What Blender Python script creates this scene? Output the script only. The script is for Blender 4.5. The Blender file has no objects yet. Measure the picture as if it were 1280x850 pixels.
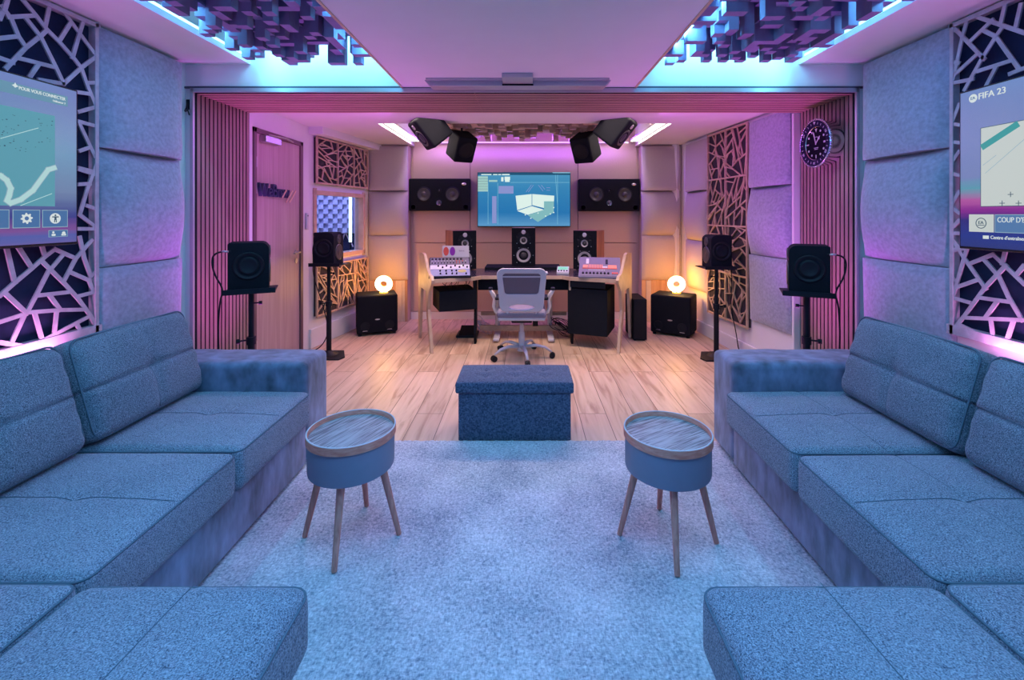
import bpy, bmesh, math, random
from mathutils import Vector, Matrix
random.seed(7)
sc = bpy.context.scene
C = sc.collection
R = math.radians
F, EYE, VX, VY = 569.0, 1.4, 656.0, 268.0

# ------------------------------------------------------------------ camera
cd = bpy.data.cameras.new('camera'); cam = bpy.data.objects.new('camera', cd); C.objects.link(cam)
cam.location = (0, 0, EYE); cam.rotation_euler = (R(90), 0, 0)
cd.sensor_width = 36; cd.lens = F/1280*36
cd.shift_x = (640-VX)/1280; cd.shift_y = (VY-425)/1280
cd.clip_start = 0.02
sc.camera = cam
# ------------------------------------------------------------------ world, lights, exposure
sc.view_settings.view_transform = 'Standard'; sc.view_settings.look = 'None'
sc.view_settings.gamma = 1; sc.view_settings.use_curve_mapping = False
sc.view_settings.exposure = -0.47
w = bpy.data.worlds.new('world'); sc.world = w; w.use_nodes = True
w.node_tree.nodes['Background'].inputs[0].default_value = (0.09, 0.40, 1.0, 1)
w.node_tree.nodes['Background'].inputs[1].default_value = 0.6

def area(name, loc, rot, sx, sy, col, power, spread=180):
    l = bpy.data.lights.new(name, 'AREA'); l.shape = 'RECTANGLE'; l.size = sx; l.size_y = sy
    l.color = col; l.energy = power; l.spread = R(spread)
    o = bpy.data.objects.new(name, l); C.objects.link(o); o.location = loc; o.rotation_euler = [R(a) for a in rot]
    return o
CYAN = (0.14, 0.66, 1.0); PINK = (1.0, 0.22, 0.72); VIO = (0.34, 0.09, 1.0); WARM = (1.0, 0.74, 0.62)
BLUE = (0.2, 0.5, 1.0)
for s in (-1, 1):
    # LED strips in the two ceiling coves: along the outer edge, along the inner edge, across the far end
    area('cove_light_outer', (s*1.80, 1.75, 2.47), (0, s*75, 0), 0.05, 2.4, CYAN, 38)
    area('cove_light_inner', (s*0.90, 1.75, 2.42), (0, -s*60, 0), 0.05, 2.4, CYAN, 44)
    area('cove_light_end', (s*1.32, 2.93, 2.60), (35, 0, 0), 0.95, 0.04, (.20,.72,.9), 11)
    # pink LED strip behind each sofa
    area('sofa_strip_light', (s*2.20, 1.25, 0.74), (0, 180+s*25, 0), 0.04, 1.9, (1.0, .34, .92), 14)
    # white strips of the rear room ceiling recess
    area('recess_strip_light', (s*1.44, 5.25, 2.36), (0, s*35, 0), 0.07, 1.3, (1, .80, .72), 42)
    area('recess_up_light', (s*1.40, 5.25, 2.35), (0, s*128, 0), 0.06, 1.3, (1, .82, .74), 26)
area('recess_back_up_light', (0, 5.90, 2.36), (-125, 0, 0), 2.4, 0.05, VIO, 16)
# violet strip at the back of the rear recess, washing the end wall
area('recess_back_light', (0, 5.93, 2.40), (-25, 0, 0), 2.6, 0.04, VIO, 38)
# fill lights added under the ceilings: blue over lounge, warm over the listening position
area('lounge_blue_fill', (0, 0.9, 2.24), (0, 0, 0), 1.2, 1.0, (0.13, 0.50, 1.0), 46)
area('desk_warm_fill', (0, 4.25, 2.306), (0, 0, 0), 2.6, 0.25, WARM, 44, 115)
for s in (-1, 1):       # unseen magenta lights added behind the armrests to tint the beam
    area('magenta_beam_fill', (s*1.75, 3.32, .10), (0, 180, 0), .5, .2, (.85, .10, 1), 15, 95)
area('door_magenta_fill', (1.2, 3.95, 2.306), (0, -30, 0), 0.3, 0.3, (.80, .15, 1), 15)  # magenta light added under the rear ceiling for tint, no fitting there
area('jamb_magenta_fill', (-1.2, 3.95, 2.306), (0, 30, 0), 0.3, 0.3, (.80, .15, 1), 15)  # its counterpart on the other side, likewise added

# ------------------------------------------------------------------ materials
def new_mat(name):
    m = bpy.data.materials.new(name); m.use_nodes = True
    nt = m.node_tree; return m, nt, nt.nodes['Principled BSDF']
def mat(name, col, rough=0.6, metal=0.0, noise=0.0, scale=20, bump=0.0, bscale=None, sheen=0.0, coat=0.0, stretch=None, emit=None, es=1.0, spec=None):
    m, nt, b = new_mat(name)
    b.inputs['Base Color'].default_value = (*col, 1); b.inputs['Roughness'].default_value = rough
    b.inputs['Metallic'].default_value = metal
    if sheen: b.inputs['Sheen Weight'].default_value = sheen
    if coat: b.inputs['Coat Weight'].default_value = coat
    if spec is not None: b.inputs['Specular IOR Level'].default_value = spec
    if emit: b.inputs['Emission Color'].default_value = (*emit, 1); b.inputs['Emission Strength'].default_value = es
    tc = nt.nodes.new('ShaderNodeTexCoord'); mp = nt.nodes.new('ShaderNodeMapping')
    nt.links.new(tc.outputs['Object'], mp.inputs[0])
    if stretch: mp.inputs['Scale'].default_value = stretch
    if noise or True:
        n = nt.nodes.new('ShaderNodeTexNoise'); n.inputs['Scale'].default_value = scale; n.inputs['Detail'].default_value = 4
        nt.links.new(mp.outputs[0], n.inputs['Vector'])
        r = nt.nodes.new('ShaderNodeMapRange'); r.inputs[1].default_value = .25; r.inputs[2].default_value = .75
        r.inputs[3].default_value = 1-max(noise, .02); r.inputs[4].default_value = 1+max(noise, .02)
        nt.links.new(n.outputs[0], r.inputs[0])
        mx = nt.nodes.new('ShaderNodeVectorMath'); mx.operation = 'SCALE'; mx.inputs[0].default_value = col
        nt.links.new(r.outputs[0], mx.inputs['Scale']); nt.links.new(mx.outputs[0], b.inputs['Base Color'])
    if bump:
        n2 = nt.nodes.new('ShaderNodeTexNoise'); n2.inputs['Scale'].default_value = bscale or scale; n2.inputs['Detail'].default_value = 3
        nt.links.new(mp.outputs[0], n2.inputs['Vector'])
        bp = nt.nodes.new('ShaderNodeBump'); bp.inputs['Strength'].default_value = bump; bp.inputs['Distance'].default_value = 0.004
        nt.links.new(n2.outputs[0], bp.inputs['Height']); nt.links.new(bp.outputs[0], b.inputs['Normal'])
    return m
def emis(name, col, s):
    m, nt, b = new_mat(name)
    b.inputs['Base Color'].default_value = (0.01, 0.01, 0.01, 1)
    b.inputs['Emission Color'].default_value = (*col, 1); b.inputs['Emission Strength'].default_value = s
    return m
def weave(name, col, dark, scale=620, noise=.5, patch=.25):
    """two crossed thread directions plus speckle"""
    m, nt, b = new_mat(name); b.inputs['Roughness'].default_value = .9; b.inputs['Sheen Weight'].default_value = .15
    b.inputs['Specular IOR Level'].default_value = .15
    tc = nt.nodes.new('ShaderNodeTexCoord')
    fs = []
    for k in ((1, .4, .4), (.4, 1, .4), (.4, .4, 1)):
        mp = nt.nodes.new('ShaderNodeMapping'); mp.inputs['Scale'].default_value = k
        n = nt.nodes.new('ShaderNodeTexNoise'); n.inputs['Scale'].default_value = scale; n.inputs['Detail'].default_value = 1
        nt.links.new(tc.outputs['Object'], mp.inputs[0]); nt.links.new(mp.outputs[0], n.inputs['Vector']); fs.append(n)
    a1 = nt.nodes.new('ShaderNodeMath'); a1.operation = 'ADD'; nt.links.new(fs[0].outputs[0], a1.inputs[0]); nt.links.new(fs[1].outputs[0], a1.inputs[1])
    a2 = nt.nodes.new('ShaderNodeMath'); a2.operation = 'ADD'; nt.links.new(a1.outputs[0], a2.inputs[0]); nt.links.new(fs[2].outputs[0], a2.inputs[1])
    big = nt.nodes.new('ShaderNodeTexNoise'); big.inputs['Scale'].default_value = 3.5; big.inputs['Detail'].default_value = 4; nt.links.new(tc.outputs['Object'], big.inputs['Vector'])
    a3 = nt.nodes.new('ShaderNodeMath'); a3.operation = 'MULTIPLY_ADD'; a3.inputs[1].default_value = patch; nt.links.new(big.outputs[0], a3.inputs[0]); nt.links.new(a2.outputs[0], a3.inputs[2])
    mr = nt.nodes.new('ShaderNodeMapRange'); mr.inputs[1].default_value = 1.25+(patch-.25)*.35; mr.inputs[2].default_value = 2.05+(patch-.25)*.65
    nt.links.new(a3.outputs[0], mr.inputs[0])
    mix = nt.nodes.new('ShaderNodeMix'); mix.data_type = 'RGBA'
    mix.inputs[6].default_value = (*dark, 1); mix.inputs[7].default_value = (*col, 1)
    nt.links.new(mr.outputs[0], mix.inputs[0]); nt.links.new(mix.outputs[2], b.inputs['Base Color'])
    bp = nt.nodes.new('ShaderNodeBump'); bp.inputs['Strength'].default_value = .35; bp.inputs['Distance'].default_value = .002
    nt.links.new(a2.outputs[0], bp.inputs['Height']); nt.links.new(bp.outputs[0], b.inputs['Normal'])
    return m
def wood(name, c1, c2, scale=3, stretch=(1, 12, 12), rough=.5, contrast=(.35, .7)):
    m, nt, b = new_mat(name); b.inputs['Roughness'].default_value = rough
    tc = nt.nodes.new('ShaderNodeTexCoord'); mp = nt.nodes.new('ShaderNodeMapping'); mp.inputs['Scale'].default_value = stretch
    nt.links.new(tc.outputs['Object'], mp.inputs[0])
    n = nt.nodes.new('ShaderNodeTexNoise'); n.inputs['Scale'].default_value = scale; n.inputs['Detail'].default_value = 6; n.inputs['Distortion'].default_value = .6
    nt.links.new(mp.outputs[0], n.inputs['Vector'])
    cr = nt.nodes.new('ShaderNodeValToRGB'); cr.color_ramp.elements[0].position = contrast[0]; cr.color_ramp.elements[1].position = contrast[1]
    cr.color_ramp.elements[0].color = (*c1, 1); cr.color_ramp.elements[1].color = (*c2, 1)
    nt.links.new(n.outputs[0], cr.inputs[0]); nt.links.new(cr.outputs[0], b.inputs['Base Color'])
    return m

def floor_mat():
    m, nt, b = new_mat('oak_plank_floor'); b.inputs['Roughness'].default_value = .42
    tc = nt.nodes.new('ShaderNodeTexCoord'); mp = nt.nodes.new('ShaderNodeMapping'); mp.inputs['Rotation'].default_value = (0, 0, R(90))
    nt.links.new(tc.outputs['Object'], mp.inputs[0])
    br = nt.nodes.new('ShaderNodeTexBrick'); br.inputs['Scale'].default_value = 1; br.inputs['Brick Width'].default_value = 1.35
    br.inputs['Row Height'].default_value = .19; br.inputs['Mortar Size'].default_value = .0022; br.inputs['Bias'].default_value = 0
    br.offset = .37; br.inputs['Color1'].default_value = (0, 0, 0, 1); br.inputs['Color2'].default_value = (1, 1, 1, 1); br.inputs['Mortar'].default_value = (.5, .5, .5, 1)
    nt.links.new(mp.outputs[0], br.inputs['Vector'])
    mp2 = nt.nodes.new('ShaderNodeMapping'); mp2.inputs['Scale'].default_value = (9, .9, 1); nt.links.new(tc.outputs['Object'], mp2.inputs[0])
    ad = nt.nodes.new('ShaderNodeVectorMath'); ad.operation = 'MULTIPLY_ADD'; ad.inputs[1].default_value = (9, 7, 3)
    nt.links.new(br.outputs['Color'], ad.inputs[0]); nt.links.new(mp2.outputs[0], ad.inputs[2])
    n = nt.nodes.new('ShaderNodeTexNoise'); n.inputs['Scale'].default_value = 1.6; n.inputs['Detail'].default_value = 7; n.inputs['Distortion'].default_value = 1.2
    nt.links.new(ad.outputs[0], n.inputs['Vector'])
    cr = nt.nodes.new('ShaderNodeValToRGB'); e = cr.color_ramp.elements
    e[0].position = .32; e[0].color = (.42, .26, .17, 1); e[1].position = .72; e[1].color = (.70, .51, .37, 1)
    x = e.new(.47); x.color = (.60, .42, .29, 1)
    nt.links.new(n.outputs[0], cr.inputs[0])
    tone = nt.nodes.new('ShaderNodeMapRange'); tone.inputs[3].default_value = .86; tone.inputs[4].default_value = 1.1
    nt.links.new(br.outputs['Color'], tone.inputs[0])
    v = nt.nodes.new('ShaderNodeVectorMath'); v.operation = 'SCALE'; nt.links.new(cr.outputs[0], v.inputs[0]); nt.links.new(tone.outputs[0], v.inputs['Scale'])
    mx = nt.nodes.new('ShaderNodeMix'); mx.data_type = 'RGBA'; mx.inputs[7].default_value = (.12, .07, .045, 1)
    nt.links.new(br.outputs['Fac'], mx.inputs[0]); nt.links.new(v.outputs[0], mx.inputs[6]); nt.links.new(mx.outputs[2], b.inputs['Base Color'])
    bp = nt.nodes.new('ShaderNodeBump'); bp.inputs['Strength'].default_value = .15; bp.inputs['Distance'].default_value = .002
    nt.links.new(n.outputs[0], bp.inputs['Height']); nt.links.new(bp.outputs[0], b.inputs['Normal'])
    return m

M = {}
M['white'] = mat('white_paint', (.74, .72, .74), .75, noise=.02, scale=8)
M['ceil'] = mat('ceiling_paint', (.74, .72, .74), .8, noise=.02, scale=6)
M['wallbeige'] = mat('beige_wall_fabric', (.56, .41, .38), .9, noise=.06, scale=90, bump=.2, bscale=300)
M['tilegrey'] = mat('grey_velvet_tile', (.33, .36, .46), .85, noise=.22, scale=45, bump=.35, bscale=70, sheen=.35)
M['tilebeige'] = mat('beige_felt_tile', (.50, .45, .44), .9, noise=.06, scale=120, bump=.2, bscale=260)
M['lattice'] = wood('pale_lattice_wood', (.44, .35, .40), (.56, .47, .52), 3, (6, 6, 6), .6)
M['latticeoak'] = wood('oak_lattice_wood', (.50, .34, .22), (.66, .48, .33), 3, (5, 5, 5), .55)
M['navy'] = mat('navy_felt', (.004, .010, .045), .95, noise=.15, scale=60)
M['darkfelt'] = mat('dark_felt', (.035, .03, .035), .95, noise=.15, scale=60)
M['slat'] = wood('walnut_slat', (.25, .15, .14), (.36, .23, .21), 2.5, (8, 8, .7), .55)
M['slatbeam'] = wood('walnut_slat_beam', (.38, .22, .18), (.52, .32, .27), 2.5, (.7, 8, 8), .55)
M['floor'] = floor_mat()
M['fabric'] = weave('woven_sofa_fabric', (.42, .46, .56), (.03, .045, .085))
M['fabricback'] = weave('woven_back_fabric', (.33, .37, .45), (.025, .04, .07))
M['velvet'] = mat('grey_velvet', (.15, .17, .27), .7, noise=.75, scale=11, bump=.25, bscale=30, sheen=.4, stretch=(1, 1.5, .6))
M['piping'] = mat('sofa_piping', (.10, .14, .19), .9)
M['rug'] = weave('pale_rug_pile', (.74, .72, .78), (.20, .23, .30), 210, patch=1.1)
M['drum'] = mat('grey_blue_lacquer', (.22, .22, .31), .5, noise=.03)
M['tray'] = wood('grey_wood_tray', (.09, .09, .11), (.40, .40, .43), 5, (1.6, 26, 8), .4, (.36, .58))
M['rim'] = wood('rim_wood', (.70, .20, .14), (.85, .34, .26), 4, (6, 6, 30), .45)
M['leg'] = wood('leg_wood', (.55, .19, .15), (.74, .32, .26), 4, (20, 20, 2), .5)
M['ottoman'] = weave('navy_linen', (.12, .16, .25), (.030, .045, .09), 200)
M['black'] = mat('black_plastic', (.006, .008, .014), .5, noise=.05, spec=.25)
M['blackmat'] = mat('black_matte', (.007, .009, .015), .8, spec=.15, noise=.1, bump=.1, bscale=300)
M['cone'] = mat('speaker_cone', (.05, .05, .055), .35)
M['conegrey'] = mat('grey_cone', (.42, .40, .42), .4)
M['chrome'] = mat('polished_steel', (.75, .75, .78), .18, 1.0)
M['steel'] = mat('brushed_steel', (.6, .6, .62), .35, 1.0)
M['alu'] = mat('aluminium_profile', (.50, .50, .56), .4, .6)
M['walnut'] = wood('reddish_walnut', (.20, .07, .05), (.33, .13, .09), 3, (4, 4, .8), .45)
M['deskwood'] = wood('desk_edge_wood', (.42, .29, .20), (.54, .40, .29), 3, (2, 2, 2), .5)
M['desktop'] = mat('dark_desk_laminate', (.035, .03, .05), .22, noise=.05)
M['chairgrey'] = mat('pale_grey_plastic', (.50, .48, .55), .4)
M['chairwhite'] = mat('white_plastic', (.72, .72, .70), .4)
M['mesh'] = mat('grey_mesh_fabric', (.14, .105, .14), .8, noise=.25, scale=400)
M['seatfab'] = mat('chair_seat_fabric', (.20, .18, .26), .9, noise=.2, scale=200)
M['door'] = wood('door_veneer', (.40, .27, .27), (.50, .36, .36), 2.5, (14, 14, .5), .5)
M['doorframe'] = mat('dark_door_frame', (.16, .09, .10), .5)
M['oakfr'] = wood('oak_frame', (.55, .38, .26), (.68, .50, .36), 3, (3, 3, 3), .5)
M['plank1'] = wood('pallet_plank', (.42, .25, .17), (.60, .40, .28), 3, (8, 8, .8), .6)
M['plank2'] = mat('pale_plank', (.60, .52, .48), .7, noise=.08)
M['block'] = mat('diffuser_block', (.21, .18, .34), .8, noise=.1)
M['blockdark'] = mat('booth_block', (.45, .45, .62), .8)
M['blockoak'] = wood('diffuser_oak', (.48, .33, .24), (.62, .46, .35), 3, (5, 5, 5), .6)
M['led_cyan'] = emis('led_cyan', (.45, .95, 1), 3.0)
M['led_pink'] = emis('led_pink', (1, .35, .8), 1.5)
M['led_white'] = emis('led_white', (1, .98, .9), 2.6)
M['led_violet'] = emis('led_violet', (.62, .35, 1), 3.0)
M['led_warm'] = emis('led_warm', (1, .9, .55), 9.0)
M['amber'] = mat('amber_diffuser', (.9, .4, .05), .4, emit=(1, .42, .03), es=1.4)
M['glass'], _nt, _b = new_mat('window_glass')
_b.inputs['Transmission Weight'].default_value = 1; _b.inputs['Roughness'].default_value = .0; _b.inputs['IOR'].default_value = 1.05
M['curtain'] = mat('lilac_curtain', (.40, .33, .58), .9, noise=.05)
M['red'] = mat('red_plastic', (.6, .08, .06), .5)
M['orange'] = mat('orange_fader', (.75, .25, .15), .5)
M['panelblue'] = mat('pale_blue_faceplate', (.24, .27, .40), .4, noise=.05, scale=200)
M['panelwhite'] = mat('white_faceplate', (.55, .55, .60), .4)
M['panelviolet'] = mat('grey_violet_faceplate', (.15, .14, .20), .45, noise=.1, scale=150)
M['screenblack'] = mat('glossy_bezel', (.01, .012, .02), .2)

# ------------------------------------------------------------------ helpers
def P(px, py, Y):                   # the real-world point seen at a pixel, at depth Y
    return Vector(((px-VX)/F*Y, Y, EYE-(py-VY)/F*Y))
def obj(name, bm, m, parent=None, smooth=False, bevel=0, seg=2, loc=None, rot=None, auto=None):
    me = bpy.data.meshes.new(name)
    if bm.faces: bmesh.ops.recalc_face_normals(bm, faces=bm.faces)
    bm.to_mesh(me); bm.free()
    o = bpy.data.objects.new(name, me); C.objects.link(o)
    ms = m if isinstance(m, (list, tuple)) else [m]
    for x in ms: me.materials.append(x)
    if smooth:
        for p in me.polygons: p.use_smooth = True
    if auto:
        me.polygons.foreach_set('use_smooth', [True]*len(me.polygons))
        me.set_sharp_from_angle(angle=R(auto))
    if parent: o.parent = parent
    if loc is not None: o.location = loc
    if rot is not None: o.rotation_euler = rot
    if bevel:
        b = o.modifiers.new('bevel', 'BEVEL'); b.width = bevel; b.segments = seg; b.limit_method = 'ANGLE'; b.angle_limit = R(40)
    return o
def tag(o, label, cat, group=None, kind=None):
    o['label'] = label; o['category'] = cat
    if group: o['group'] = group
    if kind: o['kind'] = kind
    return o
def thing(name, label, cat, loc=(0, 0, 0), rz=0, group=None, rx=0, ry=0):
    o = bpy.data.objects.new(name, None); C.objects.link(o); o.empty_display_size = .1
    o.location = loc; o.rotation_euler = (rx, ry, rz)
    return tag(o, label, cat, group)
def struct(name, bm, m, **k):
    o = obj(name, bm, m, **k)
    if not k.get('parent'): o['kind'] = 'structure'
    return o
def kids(o): return [c for c in C.objects if c.parent == o]
def dup(root, label, loc=None, rz=None, group=None):
    r = root.copy(); C.objects.link(r)
    if loc is not None: r.location = loc
    if rz is not None: r.rotation_euler.z = rz
    r['label'] = label
    if group: r['group'] = group
    for ch in kids(root):
        c = ch.copy(); C.objects.link(c); c.parent = r
        for g in kids(ch):
            d = g.copy(); C.objects.link(d); d.parent = c
    return r
def BM(): return bmesh.new()
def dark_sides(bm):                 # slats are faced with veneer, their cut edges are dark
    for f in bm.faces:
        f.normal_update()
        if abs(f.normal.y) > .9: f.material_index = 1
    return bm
def box(bm, x0, x1, y0, y1, z0, z1, T=None, mi=0):
    vs = [Vector((x, y, z)) for z in (z0, z1) for y in (y0, y1) for x in (x0, x1)]
    if T is not None: vs = [T @ v for v in vs]
    v = [bm.verts.new(p) for p in vs]
    for f in ((0, 1, 3, 2), (4, 6, 7, 5), (0, 4, 5, 1), (2, 3, 7, 6), (0, 2, 6, 4), (1, 5, 7, 3)):
        bm.faces.new([v[i] for i in f]).material_index = mi
    return bm
def bx(*a, **k): return box(BM(), *a, **k)
def frame_of(d):
    d = d.normalized(); u = d.cross(Vector((0, 0, 1)))
    if u.length < 1e-3: u = Vector((1, 0, 0))
    u.normalize(); return u, d.cross(u).normalized()
def tube(bm, pts, r, seg=10, caps=True, closed=False, sq=1.0):
    """sweep of a round section along points; r a number or a list"""
    pts = [Vector(p) for p in pts]; n = len(pts); rs = r if isinstance(r, (list, tuple)) else [r]*n
    rings = []; pu = None
    for i, p in enumerate(pts):
        if closed: d = pts[(i+1) % n]-pts[i-1]
        else: d = pts[min(i+1, n-1)]-pts[max(i-1, 0)]
        if pu is None: u, v = frame_of(d)
        else:
            dd = d.normalized(); u = (pu-dd*pu.dot(dd)).normalized(); v = dd.cross(u)
        pu = u
        rings.append([bm.verts.new(p+(u*math.cos(2*math.pi*k/seg)+v*sq*math.sin(2*math.pi*k/seg))*rs[i]) for k in range(seg)])
    for i in range(n if closed else n-1):
        a, b = rings[i], rings[(i+1) % n]
        for k in range(seg): bm.faces.new((a[k], a[(k+1) % seg], b[(k+1) % seg], b[k]))
    if caps and not closed:
        bm.faces.new(rings[0]); bm.faces.new(rings[-1])
    return bm
def lathe(bm, prof, seg=32, T=None, cap=True, mi=0):
    """prof: list of (radius, height) around local z"""
    rings = []
    for (r, z) in prof:
        if r < 1e-5: ring = [Vector((0, 0, z))]
        else: ring = [Vector((r*math.cos(2*math.pi*k/seg), r*math.sin(2*math.pi*k/seg), z)) for k in range(seg)]
        if T is not None: ring = [T @ p for p in ring]
        rings.append([bm.verts.new(p) for p in ring])
    for a, b in zip(rings, rings[1:]):
        if len(a) == 1 and len(b) == 1: continue
        for k in range(seg):
            k2 = (k+1) % seg
            if len(a) == 1: f = bm.faces.new((a[0], b[k2], b[k]))
            elif len(b) == 1: f = bm.faces.new((a[k], a[k2], b[0]))
            else: f = bm.faces.new((a[k], a[k2], b[k2], b[k]))
            f.material_index = mi
    if cap:
        for ring in (rings[0], rings[-1]):
            if len(ring) > 1: bm.faces.new(ring).material_index = mi
    return bm
FACE = Matrix.Rotation(R(90), 4, 'X')     # local z of a lathe -> local -y (towards the viewer of a wall-hung thing)
def at(x, y, z): return Matrix.Translation((x, y, z))
def prism(bm, pts, axis, a0, a1):
    """2-D outline extruded along an axis: 'z' pts=(x,y); 'y' pts=(x,z); 'x' pts=(y,z)"""
    def q(p, a): return {'z': (p[0], p[1], a), 'y': (p[0], a, p[1]), 'x': (a, p[0], p[1])}[axis]
    A = [bm.verts.new(q(p, a0)) for p in pts]; B = [bm.verts.new(q(p, a1)) for p in pts]
    bm.faces.new(A); bm.faces.new(B[::-1])
    for i in range(len(pts)):
        j = (i+1) % len(pts); bm.faces.new((A[i], A[j], B[j], B[i]))
    return bm
def rbox(hx, hy, hz, r, n=(10, 10, 4), fn=None, T=None, bm=None):
    """rounded box as a fine grid; fn(p) may push points about (puff, seams)"""
    bm = bm or BM(); vmap = {}
    def axis(h, k):
        a = [-h+r*t for t in (0, .18, .45, .75)]; b = [h-r*t for t in (.75, .45, .18, 0)]
        m = [-(h-r)+2*(h-r)*i/k for i in range(k+1)]
        return a+m+b
    ax = [axis(hx, n[0]), axis(hy, n[1]), axis(hz, n[2])]; H = (hx, hy, hz)
    def vert(ix):
        if ix in vmap: return vmap[ix]
        p = Vector([ax[i][ix[i]] for i in range(3)])
        c = Vector([max(-(H[i]-r), min(H[i]-r, p[i])) for i in range(3)])
        d = p-c
        if d.length > 1e-9: p = c+d.normalized()*r
        if fn: p = fn(p)
        if T is not None: p = T @ p
        vmap[ix] = bm.verts.new(p); return vmap[ix]
    L = [len(a)-1 for a in ax]
    for i in range(3):
        j, k = (i+1) % 3, (i+2) % 3
        for side in (0, L[i]):
            for a in range(L[j]):
                for b in range(L[k]):
                    q = []
                    for (da, db) in ((0, 0), (1, 0), (1, 1), (0, 1)):
                        ix = [0, 0, 0]; ix[i] = side; ix[j] = a+da; ix[k] = b+db; q.append(vert(tuple(ix)))
                    try: bm.faces.new(q)
                    except ValueError: pass
    return bm
def plate2d(loops, depth, bevel=0.0, smooth=False):
    """filled outline with holes; returns a bmesh lying in local x-z, thickness along y"""
    cu = bpy.data.curves.new('tmp', 'CURVE'); cu.dimensions = '2D'; cu.fill_mode = 'BOTH'; cu.extrude = max(depth/2-bevel, 1e-4); cu.bevel_depth = bevel; cu.bevel_resolution = 1
    for lp in loops:
        s = cu.splines.new('POLY'); s.points.add(len(lp)-1)
        for i, p in enumerate(lp): s.points[i].co = (p[0], p[1], 0, 1)
        s.use_cyclic_u = True
    return curve_bm(cu)
def curve_bm(cu):
    o = bpy.data.objects.new('tmp', cu); C.objects.link(o)
    dg = bpy.context.evaluated_depsgraph_get(); dg.update()
    me = bpy.data.meshes.new_from_object(o.evaluated_get(dg))
    bm = BM(); bm.from_mesh(me); bm.transform(FACE)
    bpy.data.objects.remove(o); bpy.data.meshes.remove(me); bpy.data.curves.remove(cu)
    return bm
def text_bm(s, size, ext=.0008, align='LEFT', sx=1.0):
    cu = bpy.data.curves.new('tmp', 'FONT'); cu.body = s; cu.size = size; cu.extrude = ext; cu.align_x = align; cu.align_y = 'CENTER'
    bm = curve_bm(cu); bm.transform(Matrix.Diagonal((sx, 1, 1, 1))); return bm
def circ(r, n=32, cx=0, cz=0, sx=1): return [(cx+sx*r*math.cos(2*math.pi*i/n), cz+r*math.sin(2*math.pi*i/n)) for i in range(n)]
def rrect(w, h, r, cx=0, cz=0, n=6, wt=None):
    """rounded rectangle; wt = half-width at the top for a trapezoid"""
    o = []
    for (sx, sz, a0) in ((1, -1, -90), (1, 1, 0), (-1, 1, 90), (-1, -1, 180)):
        hw = (wt if (wt and sz > 0) else w/2)
        for i in range(n+1):
            a = R(a0+90*i/n); o.append((cx+sx*(hw-r)+r*math.cos(a), cz+sz*(h/2-r)+r*math.sin(a)))
    return o
def bar2d(bm, a, b, w, T, d0, d1, ext=.35):
    """solid bar between two (s, z) points on a wall; T maps (s, depth, z) to place"""
    a = Vector(a); b = Vector(b); d = b-a
    if d.length < 1e-4: return
    n = Vector((-d.y, d.x)).normalized()*w/2; e = d.normalized()*w*ext; a = a-e; b = b+e
    q = [a+n, b+n, b-n, a-n]
    A = [bm.verts.new(T(p.x, d0, p.y)) for p in q]; B = [bm.verts.new(T(p.x, d1, p.y)) for p in q]
    bm.faces.new(A); bm.faces.new(B[::-1])
    for i in range(4): bm.faces.new((A[i], A[(i+1) % 4], B[(i+1) % 4], B[i]))
def shards(w, h, cells, rnd):
    """random straight cuts of a rectangle: list of (a, b) segments"""
    polys = [[Vector((0, 0)), Vector((w, 0)), Vector((w, h)), Vector((0, h))]]; segs = []
    def area_(p): return abs(sum(p[i].x*p[(i+1) % len(p)].y-p[(i+1) % len(p)].x*p[i].y for i in range(len(p))))/2
    while len(polys) < cells:
        polys.sort(key=area_); p = polys.pop()
        L = [(p[(i+1) % len(p)]-p[i]).length for i in range(len(p))]
        i = L.index(max(L)); j = rnd.choice([k for k in range(len(p)) if k != i])
        a = p[i].lerp(p[(i+1) % len(p)], rnd.uniform(.3, .7)); b = p[j].lerp(p[(j+1) % len(p)], rnd.uniform(.2, .8))
        if i > j: i, j, a, b = j, i, b, a
        segs.append((a, b)); polys.append(p[:i+1]+[a, b]+p[j+1:]); polys.append([a]+p[i+1:j+1]+[b])
    return segs

# ================================================================== the room
WX = 2.31       # lounge side walls
YO0, YO1 = 3.10, 3.72   # the slatted opening between the two rooms
ZB = 2.228      # underside of the slatted beam
ZS, ZC, ZR = 2.42, 2.262, 2.66      # side soffit, lowered centre, cove top
ZR2 = 2.31      # rear room ceiling
struct('floor', bx(-3.6, 3.0, -1.2, 6.4, -.05, 0), M['floor'])
struct('wall_left', bx(-WX-.15, -WX, -1.2, YO0, 0, 2.75), M['white'])
struct('wall_right', bx(WX, WX+.15, -1.2, YO0, 0, 2.75), M['white'])
# ceiling of the lounge: side soffits, cove top, lowered centre with a wood edge
struct('ceiling', bx(-WX, WX, -1.2, YO0, ZR, ZR+.06), M['ceil'])
for s, nm in ((-1, 'trim_1'), (1, 'trim_2')):
    struct(nm, bx(min(s*WX, s*1.865), max(s*WX, s*1.865), -1.2, YO0, ZS, ZS+.03), M['ceil'])
struct('trim_3', bx(-.825, .745, -1.2, YO0, ZC, ZC+.05), M['ceil'])
struct('trim_4', bx(-.838, -.8252, -1.2, YO0-.002, ZC-.004, ZC+.055), M['oakfr'])
struct('trim_5', bx(.7452, .758, -1.2, YO0-.002, ZC-.004, ZC+.055), M['oakfr'])
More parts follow.
